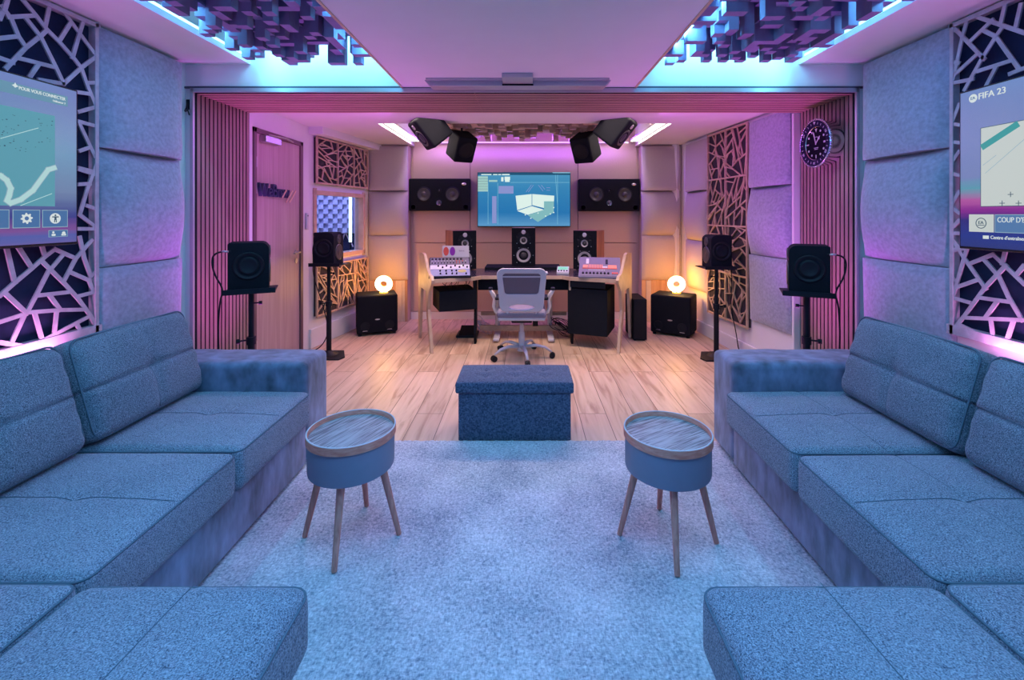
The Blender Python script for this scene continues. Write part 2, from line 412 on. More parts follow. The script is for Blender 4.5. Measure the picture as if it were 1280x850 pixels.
# wall above the opening and the wall either side of it
bm = BM(); box(bm, -WX-.1, WX+.1, YO0, YO0+.02, ZB+.03, ZR+.06)
box(bm, -WX-.15, -2.262, YO0, YO0+.02, 0, ZB+.03); box(bm, 2.262, WX+.15, YO0, YO0+.02, 0, ZB+.03)
struct('wall_front', bm, M['white'])
bm = BM(); box(bm, -WX, WX, YO0-.012, YO0-.0005, ZC-.006, ZC+.008)
struct('trim_6', bm, mat('dark_track', (.06, .06, .10), .5))
bm = BM(); box(bm, -2.262, 2.262, YO0-.018, YO0, ZB+.001, ZB+.028)
box(bm, -2.268, -2.248, YO0-.018, YO0, 0, ZB+.028); box(bm, 2.248, 2.268, YO0-.018, YO0, 0, ZB+.028)
struct('trim_7', bm, M['alu'])
# slatted lining of the opening: two jambs and the beam
def jamb(s, nm):
    bm = bx(min(s*2.29, s*2.268), max(s*2.29, s*2.268), YO0+.02, YO1, 0, ZB+.02)
    o = struct(nm, bm, M['darkfelt'])
    bm = BM(); n = 14; p = (YO1-YO0-.02)/n
    for i in range(n):
        y = YO0+.02+i*p; box(bm, min(s*2.268, s*2.25), max(s*2.268, s*2.25), y+.006, y+p-.006, 0.002, ZB)
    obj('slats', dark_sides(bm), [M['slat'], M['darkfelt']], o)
jamb(-1, 'wall_jamb_left'); jamb(1, 'wall_jamb_right')
o = struct('wall_beam', bx(-2.28, 2.28, YO0+.02, YO1, ZB+.018, ZB+.30), M['darkfelt'])
bm = BM(); n = 13; p = (YO1-YO0-.02)/n
for i in range(n):
    y = YO0+.02+i*p
    box(bm, -2.25, -.345, y+.008, y+p-.008, ZB, ZB+.018); box(bm, -.343, 2.25, y+.008, y+p-.008, ZB, ZB+.018)
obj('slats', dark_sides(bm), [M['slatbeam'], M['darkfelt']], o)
# rear room shell --------------------------------------------------
YB = 6.12       # end wall
LA, LB = (-2.25, 4.74), (-2.03, 6.0)      # angled part of the left wall, carries the window
RA, RB = (2.235, 3.74), (2.03, 6.0)       # right wall
def wallseg(bm, a, b, z0, z1, t, side):
    d = Vector((b[0]-a[0], b[1]-a[1])).normalized(); n = Vector((-d.y, d.x))*t*side
    prism(bm, [a, b, (b[0]+n.x, b[1]+n.y), (a[0]+n.x, a[1]+n.y)], 'z', z0, z1); return bm
bm = BM()
box(bm, -2.39, -2.25, YO1, 3.76, 0, 2.4); box(bm, -2.39, -2.25, 4.60, 4.74, 0, 2.4); box(bm, -2.39, -2.25, 3.76, 4.60, 2.13, 2.4)
wsL = Vector((LB[0]-LA[0], LB[1]-LA[1])); lenL = wsL.length; dL = wsL/lenL
def LP(s): return (LA[0]+dL.x*s, LA[1]+dL.y*s)
W0, W1, WZ0, WZ1 = .09, 1.085, .93, 1.635
wallseg(bm, LP(-.02), LP(W0), 0, 2.4, .12, 1); wallseg(bm, LP(W1), LP(lenL+.1), 0, 2.4, .12, 1)
wallseg(bm, LP(W0), LP(W1), 0, WZ0, .12, 1); wallseg(bm, LP(W0), LP(W1), WZ1, 2.4, .12, 1)
struct('wall_rear_left', bm, M['white'])
struct('wall_rear_right', wallseg(BM(), RA, (RB[0], RB[1]+.05), 0, 2.4, .12, -1), M['white'])
bm = bx(-2.0, 2.0, YB, YB+.1, 0, 2.75)
struct('wall_end', bm, M['wallbeige'])
bm = BM()       # upholstered field between the wave tiles: joints as shallow grooves
for (x0, x1) in ((-1.50, -.735), (-.728, .708), (.715, 1.50)):
    for (z0, z1) in ((.10, 1.015), (1.022, 2.60)): box(bm, x0, x1, YB-.02, YB-.0005, z0, z1)
o = obj('wall_panel', bm, M['wallbeige'], bpy.data.objects['wall_end'], bevel=.006)
bm = BM(); box(bm, -2.10, -1.53, 5.955, YB+.02, 0, 2.4); box(bm, 1.53, 2.35, 5.955, YB+.02, 0, 2.4)
struct('trim_8', bm, M['wallbeige'])
# ceiling of the rear room with the recess
RX, RY0, RY1 = 1.475, 4.56, 5.97
bm = BM(); z0, z1 = ZR2, ZR2+.04
box(bm, -2.4, 2.4, YO1-.02, RY0, z0, z1); box(bm, -2.4, -RX, RY0, YB, z0, z1); box(bm, RX, 2.4, RY0, YB, z0, z1)
struct('ceiling_rear', bm, M['ceil'])
bm = BM(); box(bm, -RX-.05, RX+.05, RY0-.05, YB, 2.62, 2.66)
box(bm, -RX-.04, -RX, RY0, YB, z1, 2.62); box(bm, RX, RX+.04, RY0, YB, z1, 2.62); box(bm, -RX-.04, RX+.04, RY0-.04, RY0, z1, 2.62)
struct('ceiling_recess', bm, M['ceil'])
# boxed bulkhead above the upper left lattice
bm = wallseg(BM(), LP(.0), LP(lenL-.02), 2.235, ZR2, .16, -1)
struct('trim_9', bm, M['ceil'])
# baseboards
struct('baseboard_left', wallseg(BM(), LP(-.0), LP(lenL), 0, .20, .03, -1), M['white'], bevel=.006)
struct('baseboard_right', wallseg(BM(), RA, RB, 0, .14, .02, 1), M['white'], bevel=.006)
bm = bx(-1.525, 1.525, YB-.035, YB-.021, 0, .095); struct('baseboard_end', bm, M['white'])
struct('trim_10', bx(2.20, 2.25, YO1+.001, YO1+.03, 0, ZB), M['white'])
struct('trim_11', wallseg(BM(), (RB[0]-.03, 5.90), (RB[0]-.07, 5.955), .0, ZR2, .05, 1), M['white'])

# door_1 on the left wall
d = thing('door_1', 'pale veneer door with dark frame in the left wall of the rear room', 'door'); del d['label'], d['category']; d['kind'] = 'structure'
bm = BM(); box(bm, -2.30, -2.235, 3.765, 3.80, 0, 2.125); box(bm, -2.30, -2.235, 4.545, 4.595, 0, 2.125); box(bm, -2.30, -2.235, 3.765, 4.595, 2.085, 2.125)
obj('door_frame', bm, M['doorframe'], d, bevel=.003)
obj('door_leaf', bx(-2.29, -2.25, 3.802, 4.543, .008, 2.083), M['door'], d)
bm = BM(); hy = 4.47
lathe(bm, [(.024, 0), (.024, .008), (.01, .01), (.01, .045)], 20, at(-2.25, hy, 1.03) @ Matrix.Rotation(R(90), 4, 'Y'))
tube(bm, [(-2.205, hy, 1.03), (-2.203, hy-.03, 1.03), (-2.203, hy-.12, 1.027)], .009, 10)
lathe(bm, [(.024, 0), (.024, .008)], 20, at(-2.25, hy, .945) @ Matrix.Rotation(R(90), 4, 'Y'))
obj('door_handle', bm, M['steel'], d, auto=40)
for z in (1.62, 1.84, .3):
    bm = tube(BM(), [(-2.243, 3.797, z-.045), (-2.243, 3.797, z+.045)], .009, 10); obj('hinge', bm, M['steel'], d, auto=40)
bm = bx(-2.25, -2.19, 3.86, 4.10, 2.015, 2.075); obj('door_closer', bm, M['steel'], d, bevel=.006)
obj('closer_arm', tube(BM(), [(-2.2, 3.90, 2.08), (-2.17, 4.15, 2.09), (-2.22, 4.36, 2.09)], .008, 8), M['steel'], d)

# window_1 in the angled left wall, its booth behind
def Lw(s, dep, z): return Vector((LA[0]+dL.x*s+dL.y*dep, LA[1]+dL.y*s-dL.x*dep, z))   # dep > 0 = into the room
win = thing('window_1', 'x', 'x'); del win['label'], win['category']; win['kind'] = 'structure'
bm = BM()
for (a, b) in (((W0-.01, WZ0), (W1+.01, WZ0)), ((W0-.01, WZ1), (W1+.01, WZ1)), ((W0, WZ0-.03), (W0, WZ1+.03)), ((W1, WZ0-.03), (W1, WZ1+.03))):
    bar2d(bm, a, b, .045, Lw, -.10, .018)
obj('window_frame', bm, M['oakfr'], win, bevel=.002, seg=1)
bm = BM(); bar2d(bm, (W0+.02, (WZ0+WZ1)/2), (W1-.02, (WZ0+WZ1)/2), WZ1-WZ0-.04, Lw, -.055, -.05, 0)
obj('pane', bm, M['glass'], win)
# the vocal booth seen through the window
bm = BM(); box(bm, -3.5, -3.45, 4.7, 7.0, 0, 2.6); box(bm, -3.5, -2.15, 7.0, 7.05, 0, 2.6); box(bm, -3.5, -2.4, 4.66, 4.7, 0, 2.6); box(bm, -3.5, -2.2, 4.7, 7.05, 2.5, 2.55)
struct('wall_booth', bm, M['white'])
struct('floor_booth', bx(-3.5, -2.15, 6.4, 7.05, -.05, 0), M['floor'])
area('booth_light', (-2.75, 5.9, 2.4), (0, 0, 0), .5, .8, (.36, .42, 1), 60)

# ================================================================== wall-hung felt/velvet wave tiles
def wave(kind, w, h):
    """u = -1..1 across, v = 0..1 upwards; returns depth of the face"""
    def d(u, v):
        if kind == 'top': return .046+(.01+.04*(1-v)**1.5)*(1-u**4)
        if kind == 'mid': return .03+.022*math.sin(math.pi*v)+.062*math.sin(math.pi*v)**.8*(1-u**4)+.02*(1-u*u)*(1-v)
        return .035+.035*(1-u*u)*(math.sin(math.pi*v)**.7)+.014*v
    return d
def wave_bm(kind, w, h, n=18):
    d = wave(kind, w, h); bm = BM(); g = []
    for j in range(n+1):
        row = []
        for i in range(n+1):
            u = -1+2*i/n; v = j/n; e = min(1-abs(u), 2*v, 2*(1-v)); soft = .012*max(0, 1-e/.06)**2
            row.append(bm.verts.new((u*w/2, -d(u, v)+soft, v*h)))
        g.append(row)
    back = [[bm.verts.new((x, 0, z)) for x in (-w/2, w/2)] for z in (0, h)]
    for j in range(n):
        for i in range(n): bm.faces.new((g[j][i], g[j][i+1], g[j+1][i+1], g[j+1][i]))
    bm.faces.new(g[0]+[back[0][1], back[0][0]]); bm.faces.new(g[n][::-1]+[back[1][0], back[1][1]])
    bm.faces.new([g[j][0] for j in range(n, -1, -1)]+[back[0][0], back[1][0]]); bm.faces.new([g[j][n] for j in range(n+1)]+[back[1][1], back[0][1]])
    bm.faces.new((back[0][0], back[0][1], back[1][1], back[1][0]))
    return bm
def wavetile(kind, x, y, z, w, h, rz, m, label, group):
    o = obj('acoustic_wave_tile', wave_bm(kind, w, h), m, auto=50, loc=(x, y, z), rot=(0, 0, R(rz)))
    return tag(o, label, 'acoustic panel', group)
hh = .64
for s, rz, side in ((-1, 90, 'left'), (1, -90, 'right')):
    yc, tw = (2.722, .59) if s < 0 else (2.745, .63)
    for k, kind, txt in ((2, 'top', 'topmost grey velvet acoustic tile beside the %s slatted jamb'),
                         (1, 'mid', 'middle grey velvet acoustic tile bulging outwards beside the %s slatted jamb'),
                         (0, 'low', 'lowest grey velvet acoustic tile beside the %s slatted jamb, partly behind the sofa')):
        wavetile(kind, s*(WX-.002), yc, (.47+k*.645), tw, hh, rz, M['tilegrey'], txt % side, 'grey wave tiles beside the %s jamb' % side)
hh = .575
for s, side in ((-1, 'left'), (1, 'right')):
    xc = -1.78 if s < 0 else 1.775
    for k, kind, txt in ((2, 'top', 'top beige felt tile on the end wall beside the %s wall speaker'),
                         (1, 'mid', 'middle bulging beige felt tile on the end wall beside the %s wall speaker'),
                         (0, 'low', 'lowest beige felt tile on the end wall above the %s ring lamp')):
        wavetile(kind, xc, 5.953, .55+k*.58, .51, hh, 0, M['tilebeige'], txt % side, 'beige wave tiles on the end wall, %s' % side)
wsR = Vector((RB[0]-RA[0], RB[1]-RA[1])); lenR = wsR.length; dR = wsR/lenR; angR = math.degrees(math.atan2(dR.y, dR.x))
def RPt(s, off=0): return (RA[0]+dR.x*s-dR.y*off, RA[1]+dR.y*s+dR.x*off)
def Rw(s, dep, z): p = RPt(s, dep); return Vector((p[0], p[1], z))
for (s0, s1, where) in ((.03, .615, 'near the jamb'), (1.42, 1.98, 'near the far corner')):
    for k, kind, txt in ((2, 'top', 'top'), (1, 'mid', 'middle bulging'), (0, 'low', 'lowest')):
        c = RPt((s0+s1)/2, .002)
        hz = .62 if s0 < 1 else .585
        wavetile(kind, c[0], c[1], (.40 if s0 < 1 else .50)+k*(hz+.006), s1-s0, hz, angR+180, M['tilegrey' if s0 < 1 else 'tilebeige'],
                 '%s fabric wave tile on the rear right wall, %s' % (txt, where), 'wave tiles on the right wall, %s' % where)

# ================================================================== lattice panels
def uncross(px, py, X):            # a pixel on a side wall at |x| = X: distance along the room and height
    Y = F*X/abs(px-VX); return (Y, EYE-(py-VY)/F*Y)
XL = WX-.045
def z1_(p): return (p[0]/7.73, p[1]/7.73)
def z2_(p): return (p[0]/3.953, p[1]/3.953)
def z3_(p): return (p[0]/3.953, 200+p[1]/3.953)
def z4_(p): return (p[0]/5.313, 300+p[1]/5.313)
def r1_(p): return (960+p[0]/3.953, p[1]/3.953)
def r2_(p): return (960+p[0]/3.953, 200+p[1]/3.953)
def r3_(p): return (1170+p[0]/5.309, 300+p[1]/5.309)
left_lines = [(z1_, l) for l in (
    [(20, 60), (110, 180), (180, 350), (255, 460)], [(80, 165), (350, 150)], [(225, 0), (350, 150), (440, 270), (570, 400), (720, 570), (785, 655), (850, 850)],
    [(480, 60), (440, 250)], [(610, 95), (690, 210), (770, 320), (925, 530)], [(690, 210), (570, 400)], [(810, 190), (770, 320), (700, 560)],
    [(255, 180), (390, 350), (540, 650), (615, 810)], [(450, 290), (390, 350), (250, 460), (60, 660)], [(0, 370), (180, 350)], [(180, 560), (530, 650)],
    [(0, 560), (130, 605)], [(370, 625), (290, 740)], [(930, 545), (785, 655), (615, 810)], [(940, 800), (850, 800)], [(380, 770), (615, 810)], [(40, 100), (70, 0)], [(30, 110), (0, 180)])]
left_lines += [(z2_, l) for l in ([(425, 400), (470, 515)], [(385, 455), (450, 465)], [(390, 552), (470, 530)], [(390, 600), (470, 622)], [(395, 615), (470, 775)], [(395, 745), (445, 728)], [(390, 830), (470, 850)])]
left_lines += [(z3_, l) for l in ([(390, 45), (470, 72)], [(390, 120), (445, 117)], [(475, 20), (440, 120), (395, 272)], [(430, 225), (475, 242)], [(395, 270), (480, 335)], [(390, 340), (490, 340)])]
left_lines += [(z4_, l) for l in ([(45, 50), (100, 285)], [(125, 50), (212, 185)], [(280, 40), (300, 110)], [(365, 60), (300, 110), (210, 190), (90, 290), (0, 370)], [(365, 60), (505, 122)],
    [(420, 98), (340, 192)], [(275, 135), (340, 200), (430, 290), (520, 390), (600, 500), (655, 575)], [(610, 0), (505, 122), (420, 280)], [(530, -20), (560, 120), (602, 240)],
    [(655, 200), (600, 245)], [(465, 212), (600, 270)], [(590, 262), (622, 345)], [(655, 340), (515, 375)], [(325, 205), (240, 370), (175, 490)], [(240, 370), (465, 345)], [(25, 345), (172, 482)],
    [(175, 482), (400, 465), (560, 462)], [(335, 375), (400, 465)], [(0, 545), (170, 490)], [(172, 485), (75, 690)], [(232, 485), (282, 665)], [(378, 475), (362, 625)], [(592, 508), (300, 660), (190, 712)],
    [(512, 560), (540, 615)], [(0, 680), (190, 712)])]
right_lines = [(r1_, l) for l in ([(890, 110), (960, 180), (1068, 292)], [(985, 65), (960, 180), (920, 370), (895, 412)], [(1020, 58), (1265, 162)], [(1175, 0), (1150, 115)], [(1250, 20), (1225, 130)],
    [(1110, 98), (990, 212)], [(1060, 148), (1125, 180), (1240, 342)], [(1160, 130), (1125, 180), (1050, 300), (970, 445)], [(1032, 268), (920, 370)], [(890, 312), (942, 312)], [(890, 417), (1012, 390)],
    [(1035, 352), (1205, 298)], [(1130, 325), (1078, 425)], [(1270, 335), (1195, 365)], [(890, 160), (932, 150)], [(890, 610), (945, 515)], [(885, 617), (945, 617)], [(885, 705), (945, 705)], [(888, 805), (945, 748)])]
right_lines += [(r2_, l) for l in ([(885, 70), (945, 76)], [(890, 222), (945, 155)], [(890, 235), (945, 262)], [(890, 338), (945, 298)], [(890, 362), (945, 362)], [(895, 385), (950, 440)], [(890, 440), (975, 438)])]
right_lines += [(r3_, l) for l in ([(85, 72), (150, 62)], [(110, -5), (190, 130)], [(205, 55), (185, 120), (110, 385)], [(190, 125), (330, 325)], [(215, 160), (378, 95), (584, 292)], [(458, 75), (440, 160)],
    [(584, 170), (530, 235)], [(318, 130), (412, 235)], [(465, 168), (320, 320), (190, 500), (75, 615)], [(412, 235), (480, 380), (572, 535)], [(85, 243), (128, 268)], [(138, 312), (272, 265)], [(85, 378), (222, 415)],
    [(290, 383), (495, 412)], [(400, 415), (328, 515)], [(180, 515), (584, 532)], [(150, 560), (450, 722)], [(210, 600), (200, 665)], [(360, 525), (382, 690)], [(512, 535), (458, 722)], [(450, 722), (584, 765)])]
for s, side, lines, y1 in ((-1, 'left', left_lines, 2.418), (1, 'right', right_lines, 2.425)):
    t = thing('lattice_panel', 'large mauve wooden lattice panel of irregular angular bars behind the %s television' % side, 'wall panel', (s*WX, 1.5, 0), 0, 'large lattice panels of the lounge')
    y0 = .5; T = lambda a, dep, z, s=s: Vector((-s*dep, a-1.5, z))
    obj('backing_board', bx(min(0, -s*.012), max(0, -s*.012), y0-1.5, y1-1.5, .77, 2.412), M['navy'], t)
    bm = BM(); th = (.040, .046); _k = iter(range(1, 2000))
    for (cv, l) in lines:
        q = [uncross(*cv(p), XL) for p in l]; q = [(min(a, y1-.01), min(max(z, .78), 2.40)) for a, z in q]
        for a, b in zip(q, q[1:]): bar2d(bm, a, b, .0185, T, th[0], th[1]+.0002*(next(_k) % 11))
    rnd = random.Random(3)      # the stretch of lattice that runs on past the frame and behind the television
    for a, b in shards(1.36, 1.63, 85, rnd): bar2d(bm, (a.x+.5, a.y+.775), (b.x+.5, b.y+.775), .0185, T, th[0], th[1]+.0002*(next(_k) % 11))
    obj('lattice_bars', bm, M['lattice'], t)
    bm = BM()
    for a, b, wd in (((y0, .79), (y1, .79), .05), ((y0, 2.40), (y1, 2.40), .024), ((y1-.011, .77), (y1-.011, 2.41), .022), ((y0+.011, .77), (y0+.011, 2.41), .022)): bar2d(bm, a, b, wd, T, 0.012, .050)
    obj('panel_frame', bm, M['lattice'], t, bevel=.002, seg=1)
def small_lattice(name, label, fn, s0, s1, z0, z1, cells, seed, m, splits=(), hs=()):
    t = thing(name, label, 'wall panel', tuple(fn(0, 0, 0)), 0, 'oak lattice panels of the rear room')
    o0 = fn(0, 0, 0); T = lambda a, dep, z: fn(a, dep, z)-o0
    bm = BM(); bar2d(bm, (s0, (z0+z1)/2), (s1, (z0+z1)/2), z1-z0, T, .002, .03, 0); obj('backing_board', bm, M['darkfelt'], t)
    bm = BM(); rnd = random.Random(seed); _k = iter(range(9999))
    cols = [s0]+list(splits)+[s1]; rows = [z0]+list(hs)+[z1]
    for c0, c1 in zip(cols, cols[1:]):
        for r0, r1 in zip(rows, rows[1:]):
            for a, b in shards(c1-c0, r1-r0, cells, rnd): bar2d(bm, (a.x+c0, a.y+r0), (b.x+c0, b.y+r0), .0105, T, .034, .046+.0002*(next(_k) % 9))
    obj('lattice_bars', bm, m, t)
    bm = BM()
    for c in cols: bar2d(bm, (c, z0-.008), (c, z1+.008), .016, T, .03, .05)
    for r in rows: bar2d(bm, (s0, r), (s1, r), .016, T, .03, .05)
    obj('panel_frame', bm, m, t)
small_lattice('lattice_panel', 'small oak lattice panel high on the rear left wall above the booth window', Lw, .08, 1.12, 1.735, 2.215, 27, 5, M['latticeoak'], (.46, .80))
small_lattice('lattice_panel', 'small oak lattice panel low on the rear left wall under the booth window', Lw, .08, 1.12, .32, .845, 27, 9, M['latticeoak'], (.46, .80))
small_lattice('lattice_panel', 'tall oak lattice panel on the right wall of the rear room', Rw, .64, 1.405, .31, 2.28, 24, 4, M['latticeoak'], (1.03,), (.79, 1.28, 1.78))

# booth contents
t = thing('diffuser_panel', 'chequered block diffuser panel inside the blue-lit booth behind the window', 'acoustic panel', (-2.95, 6.998, 1.12))
obj('backing_board', bx(-.33, .33, -.02, 0, 0, .72), M['curtain'], t)
bm = BM()
for i in range(9):
    for j in range(10):
        if (i+j) % 2: box(bm, -.325+i*.072, -.255+i*.072, -.09, -.02, j*.072, .070+j*.072)
        else: box(bm, -.325+i*.072, -.255+i*.072, -.035, -.02, j*.072, .070+j*.072)
obj('diffuser_blocks', bm, M['blockdark'], t)
t = thing('lattice_panel', 'mauve lattice panel under the block diffuser inside the booth', 'wall panel', (-2.95, 6.998, .5))
bm = BM(); rnd = random.Random(6)
for a, b in shards(.64, .60, 16, rnd): bar2d(bm, (a.x-.32, a.y), (b.x-.32, b.y), .016, lambda x, d, z: Vector((x, -d, z)), .02, .035)
obj('lattice_bars', bm, M['lattice'], t); obj('backing_board', bx(-.33, .33, -.015, 0, 0, .61), M['navy'], t)

# ================================================================== ceiling: diffusers, LED strips, screen case
def diffuser(x0, x1, y0, y1, ztop, lo, hi, step, m, name, label, seed, group=None):
    rnd = random.Random(seed); t = thing(name, label, 'sound diffuser', ((x0+x1)/2, (y0+y1)/2, ztop), 0, group)
    cx, cy = (x0+x1)/2, (y0+y1)/2
    obj('backing_board', bx(x0-cx, x1-cx, y0-cy, y1-cy, -.02, 0), m, t)
    bm = BM(); nx = round((x1-x0)/step); ny = round((y1-y0)/step); px, py = (x1-x0)/nx, (y1-y0)/ny
    for i in range(nx):
        for j in range(ny):
            h = rnd.choice((0, .2, .4, .6, .8, 1))*(hi-lo)+lo
            box(bm, x0-cx+i*px, x0-cx+(i+1)*px-.0006, y0-cy+j*py, y0-cy+(j+1)*py-.0006, -.02-h, -.02)
    obj('diffuser_blocks', bm, m, t)
    return t
diffuser(-1.72, -.87, .9, 2.92, ZR, .05, .285, .052, M['block'], 'skyline_diffuser', 'dark skyline block diffuser in the left ceiling cove of the lounge', 1, 'cove diffusers')
diffuser(.79, 1.74, .9, 2.92, ZR, .05, .285, .052, M['block'], 'skyline_diffuser', 'dark skyline block diffuser in the right ceiling cove of the lounge', 2, 'cove diffusers')
diffuser(-1.20, 1.20, 4.62, 5.84, 2.60, .04, .245, .07, M['blockoak'], 'skyline_diffuser', 'oak block diffuser in the ceiling recess above the mixing desk', 3)
def led(label, b, m, grp):
    t = thing('led_strip', label, 'light strip', ((b[0]+b[1])/2, (b[2]+b[3])/2, b[4]), 0, grp)
    cx, cy = t.location.x, t.location.y
    obj('led_channel', bx(b[0]-cx-.004, b[1]-cx+.004, b[2]-cy, b[3]-cy, 0, .006), M['alu'], t)
    obj('led_tape', bx(b[0]-cx, b[1]-cx, b[2]-cy, b[3]-cy, .006, .006+b[5]), m, t)
for s, side in ((-1, 'left'), (1, 'right')):
    a, b = sorted((s*1.885, s*1.872)); led('cyan LED strip lying on the outer edge of the %s ceiling cove' % side, (a, b, .3, 3.05, ZS+.03, .02), M['led_cyan'], 'cyan cove strips')
    a, b = sorted((s*2.275, s*2.255)); led('pink LED strip along the wall behind the %s sofa' % side, (a, b, .3, 2.45, .70, .008), M['led_pink'], 'pink sofa strips')
    a, b = sorted((s*1.37, s*1.465)); t = thing('linear_light', 'white linear light along the %s edge of the rear ceiling recess' % side, 'ceiling light', ((a+b)/2, 5.25, 2.345), 0, 'white recess lights')
    obj('light_housing', bx(a-(a+b)/2, b-(a+b)/2, -.66, .66, .01, .03), M['alu'], t)
    obj('light_diffuser', bx(a-(a+b)/2+.004, b-(a+b)/2-.004, -.655, .655, 0, .01), M['led_white'], t)
led('violet LED strip across the back of the rear ceiling recess', (-1.35, 1.35, 5.945, 5.96, 2.33, .012), M['led_violet'], None)

t = thing('screen_case', 'slim mauve projection screen case fixed across the lounge ceiling before the slatted beam', 'screen case', (-.045, 2.97, ZC), 0)
bm = BM(); prism(bm, [(-.60, 0), (.60, 0), (.56, -.038), (-.56, -.038)], 'y', -.05, .05); obj('case_body', bm, M['alu'], t, bevel=.003)
obj('slot_trim', bx(-.10, .10, -.056, -.048, -.036, -.026), M['black'], t)
obj('motor_box', bx(-.095, .095, -.20, -.06, -.028, 0), M['alu'], t, bevel=.003)
obj('mounting_rail', bx(-.58, .58, -.10, -.075, -.010, 0), M['alu'], t)

# ================================================================== sofas
def seat_fn(hx, hy, hz, puff, seams=(), tuft=None, wr=0):
    def f(p):
        if p.z > 0:
            u, v = p.x/hx, p.y/hy; k = max(0, 1-u*u)**.6*max(0, 1-v*v)**.6
            dz = puff*k
            for (ax, c, dep) in seams: dz -= dep*math.exp(-((p[ax]-c)/.012)**2)*min(1, k*3)
            if tuft:
                for (tx, ty) in tuft: dz -= .009*math.exp(-(((p.x-tx)**2+(p.y-ty)**2)/.0016))
            if wr: dz += wr*math.sin(p.x*31+p.y*17)*math.sin(p.y*43-p.x*12)*k
            p = Vector((p.x, p.y, p.z+dz))
        return p
    return f
def edge_loop(hx, hy, z, r=.03):
    pts = []
    for (sx, sy, a0) in ((1, -1, -90), (1, 1, 0), (-1, 1, 90), (-1, -1, 180)):
        for i in range(5):
            a = R(a0+22.5*i); pts.append((sx*(hx-r)+r*math.cos(a), sy*(hy-r)+r*math.sin(a), z))
    return pts
def cushion(name, par, x0, x1, y0, y1, z0, z1, puff, m, r=.035, seams=(), tuft=None, n=(30, 34, 2), wr=.0012):
    hx, hy, hz = (x1-x0)/2, (y1-y0)/2, (z1-z0)/2
    o = obj(name, rbox(hx, hy, hz, r, n, seat_fn(hx, hy, hz, puff, seams, tuft, wr)), m, par, smooth=True, loc=((x0+x1)/2, (y0+y1)/2, (z0+z1)/2))
    fn = seat_fn(hx, hy, hz, puff, seams, tuft, wr)
    for (ax, c, dep) in seams:
        pts = []
        for i in range(41):
            q = (-.975+1.95*i/40)*(hy if ax == 0 else hx); p = Vector((c, q, hz)) if ax == 0 else Vector((q, c, hz)); p = fn(p); p.z += .0012; pts.append(p)
        obj('stitching', tube(BM(), pts, .0012, 6), M['piping'], o, smooth=True)
    obj('piping', tube(BM(), edge_loop(hx-.004, hy-.004, hz-r*.42, r), .0035, 6, closed=True), M['piping'], o, smooth=True)
    return o
def back_cushion(par, x, y0, y1, z0, h, th, lean, tilt=0, seed=0):
    """stands on the seat against the back frame; local x = thickness, front face at -x for the right-hand sofa"""
    hy, hz, hx = (y1-y0)/2, h/2, th/2; rnd = random.Random(seed); ph = rnd.uniform(0, 6)
    zs = -.01*hz
    def f(p):
        u, v = p.y/hy, p.z/hz; k = max(0, 1-u*u)**.5*max(0, 1-v*v)**.5
        sg = -1 if p.x < 0 else 1
        dx = .040*k
        if sg < 0:
            dx -= .014*math.exp(-((p.z-zs)/.010)**2)*min(1, k*3)
            dx -= .010*math.exp(-(p.y/.014)**2)*(1 if p.z < zs else .25)*min(1, k*3)
            dx -= .016*math.exp(-((p.y**2+(p.z-zs)**2)/.0022))
            dx += .003*math.sin(p.z*70+ph+p.y*9)*math.exp(-((abs(u)-.93)/.10)**2)
            dx += .001*math.sin(p.y*38+p.z*23+ph)*k
        q = Vector((p.x+sg*dx, p.y, p.z-.012*(u*u)*(1 if p.z > 0 else 0)))
        return q
    T = Matrix.Rotation(lean, 4, 'Y')
    o = obj('back_cushion', rbox(hx, hy, hz, .045, (3, 30, 30), f, T), M['fabricback'], par, smooth=True, loc=(x, (y0+y1)/2, z0+hz*.985))
    o.rotation_euler.x = tilt
    pts = [T @ (f(Vector((-hx, (-.94+1.88*i/40)*hy, zs)))+Vector((-.0005, 0, 0))) for i in range(41)]
    obj('stitching', tube(BM(), pts, .0022, 6), M['piping'], o, smooth=True)
    pts = [T @ (f(Vector((-hx, 0, zs-(hz+zs)*.9*i/20)))+Vector((.0003, 0, 0))) for i in range(21)]
    obj('stitching', tube(BM(), pts, .0016, 6), M['piping'], o, smooth=True)
    pts = [T @ Vector((-hx+.012, a, b)) for (a, b, _) in edge_loop(hy-.008, hz-.008, 0, .045)]
    obj('piping', tube(BM(), pts, .004, 6, closed=True), M['piping'], o, smooth=True)
    return o
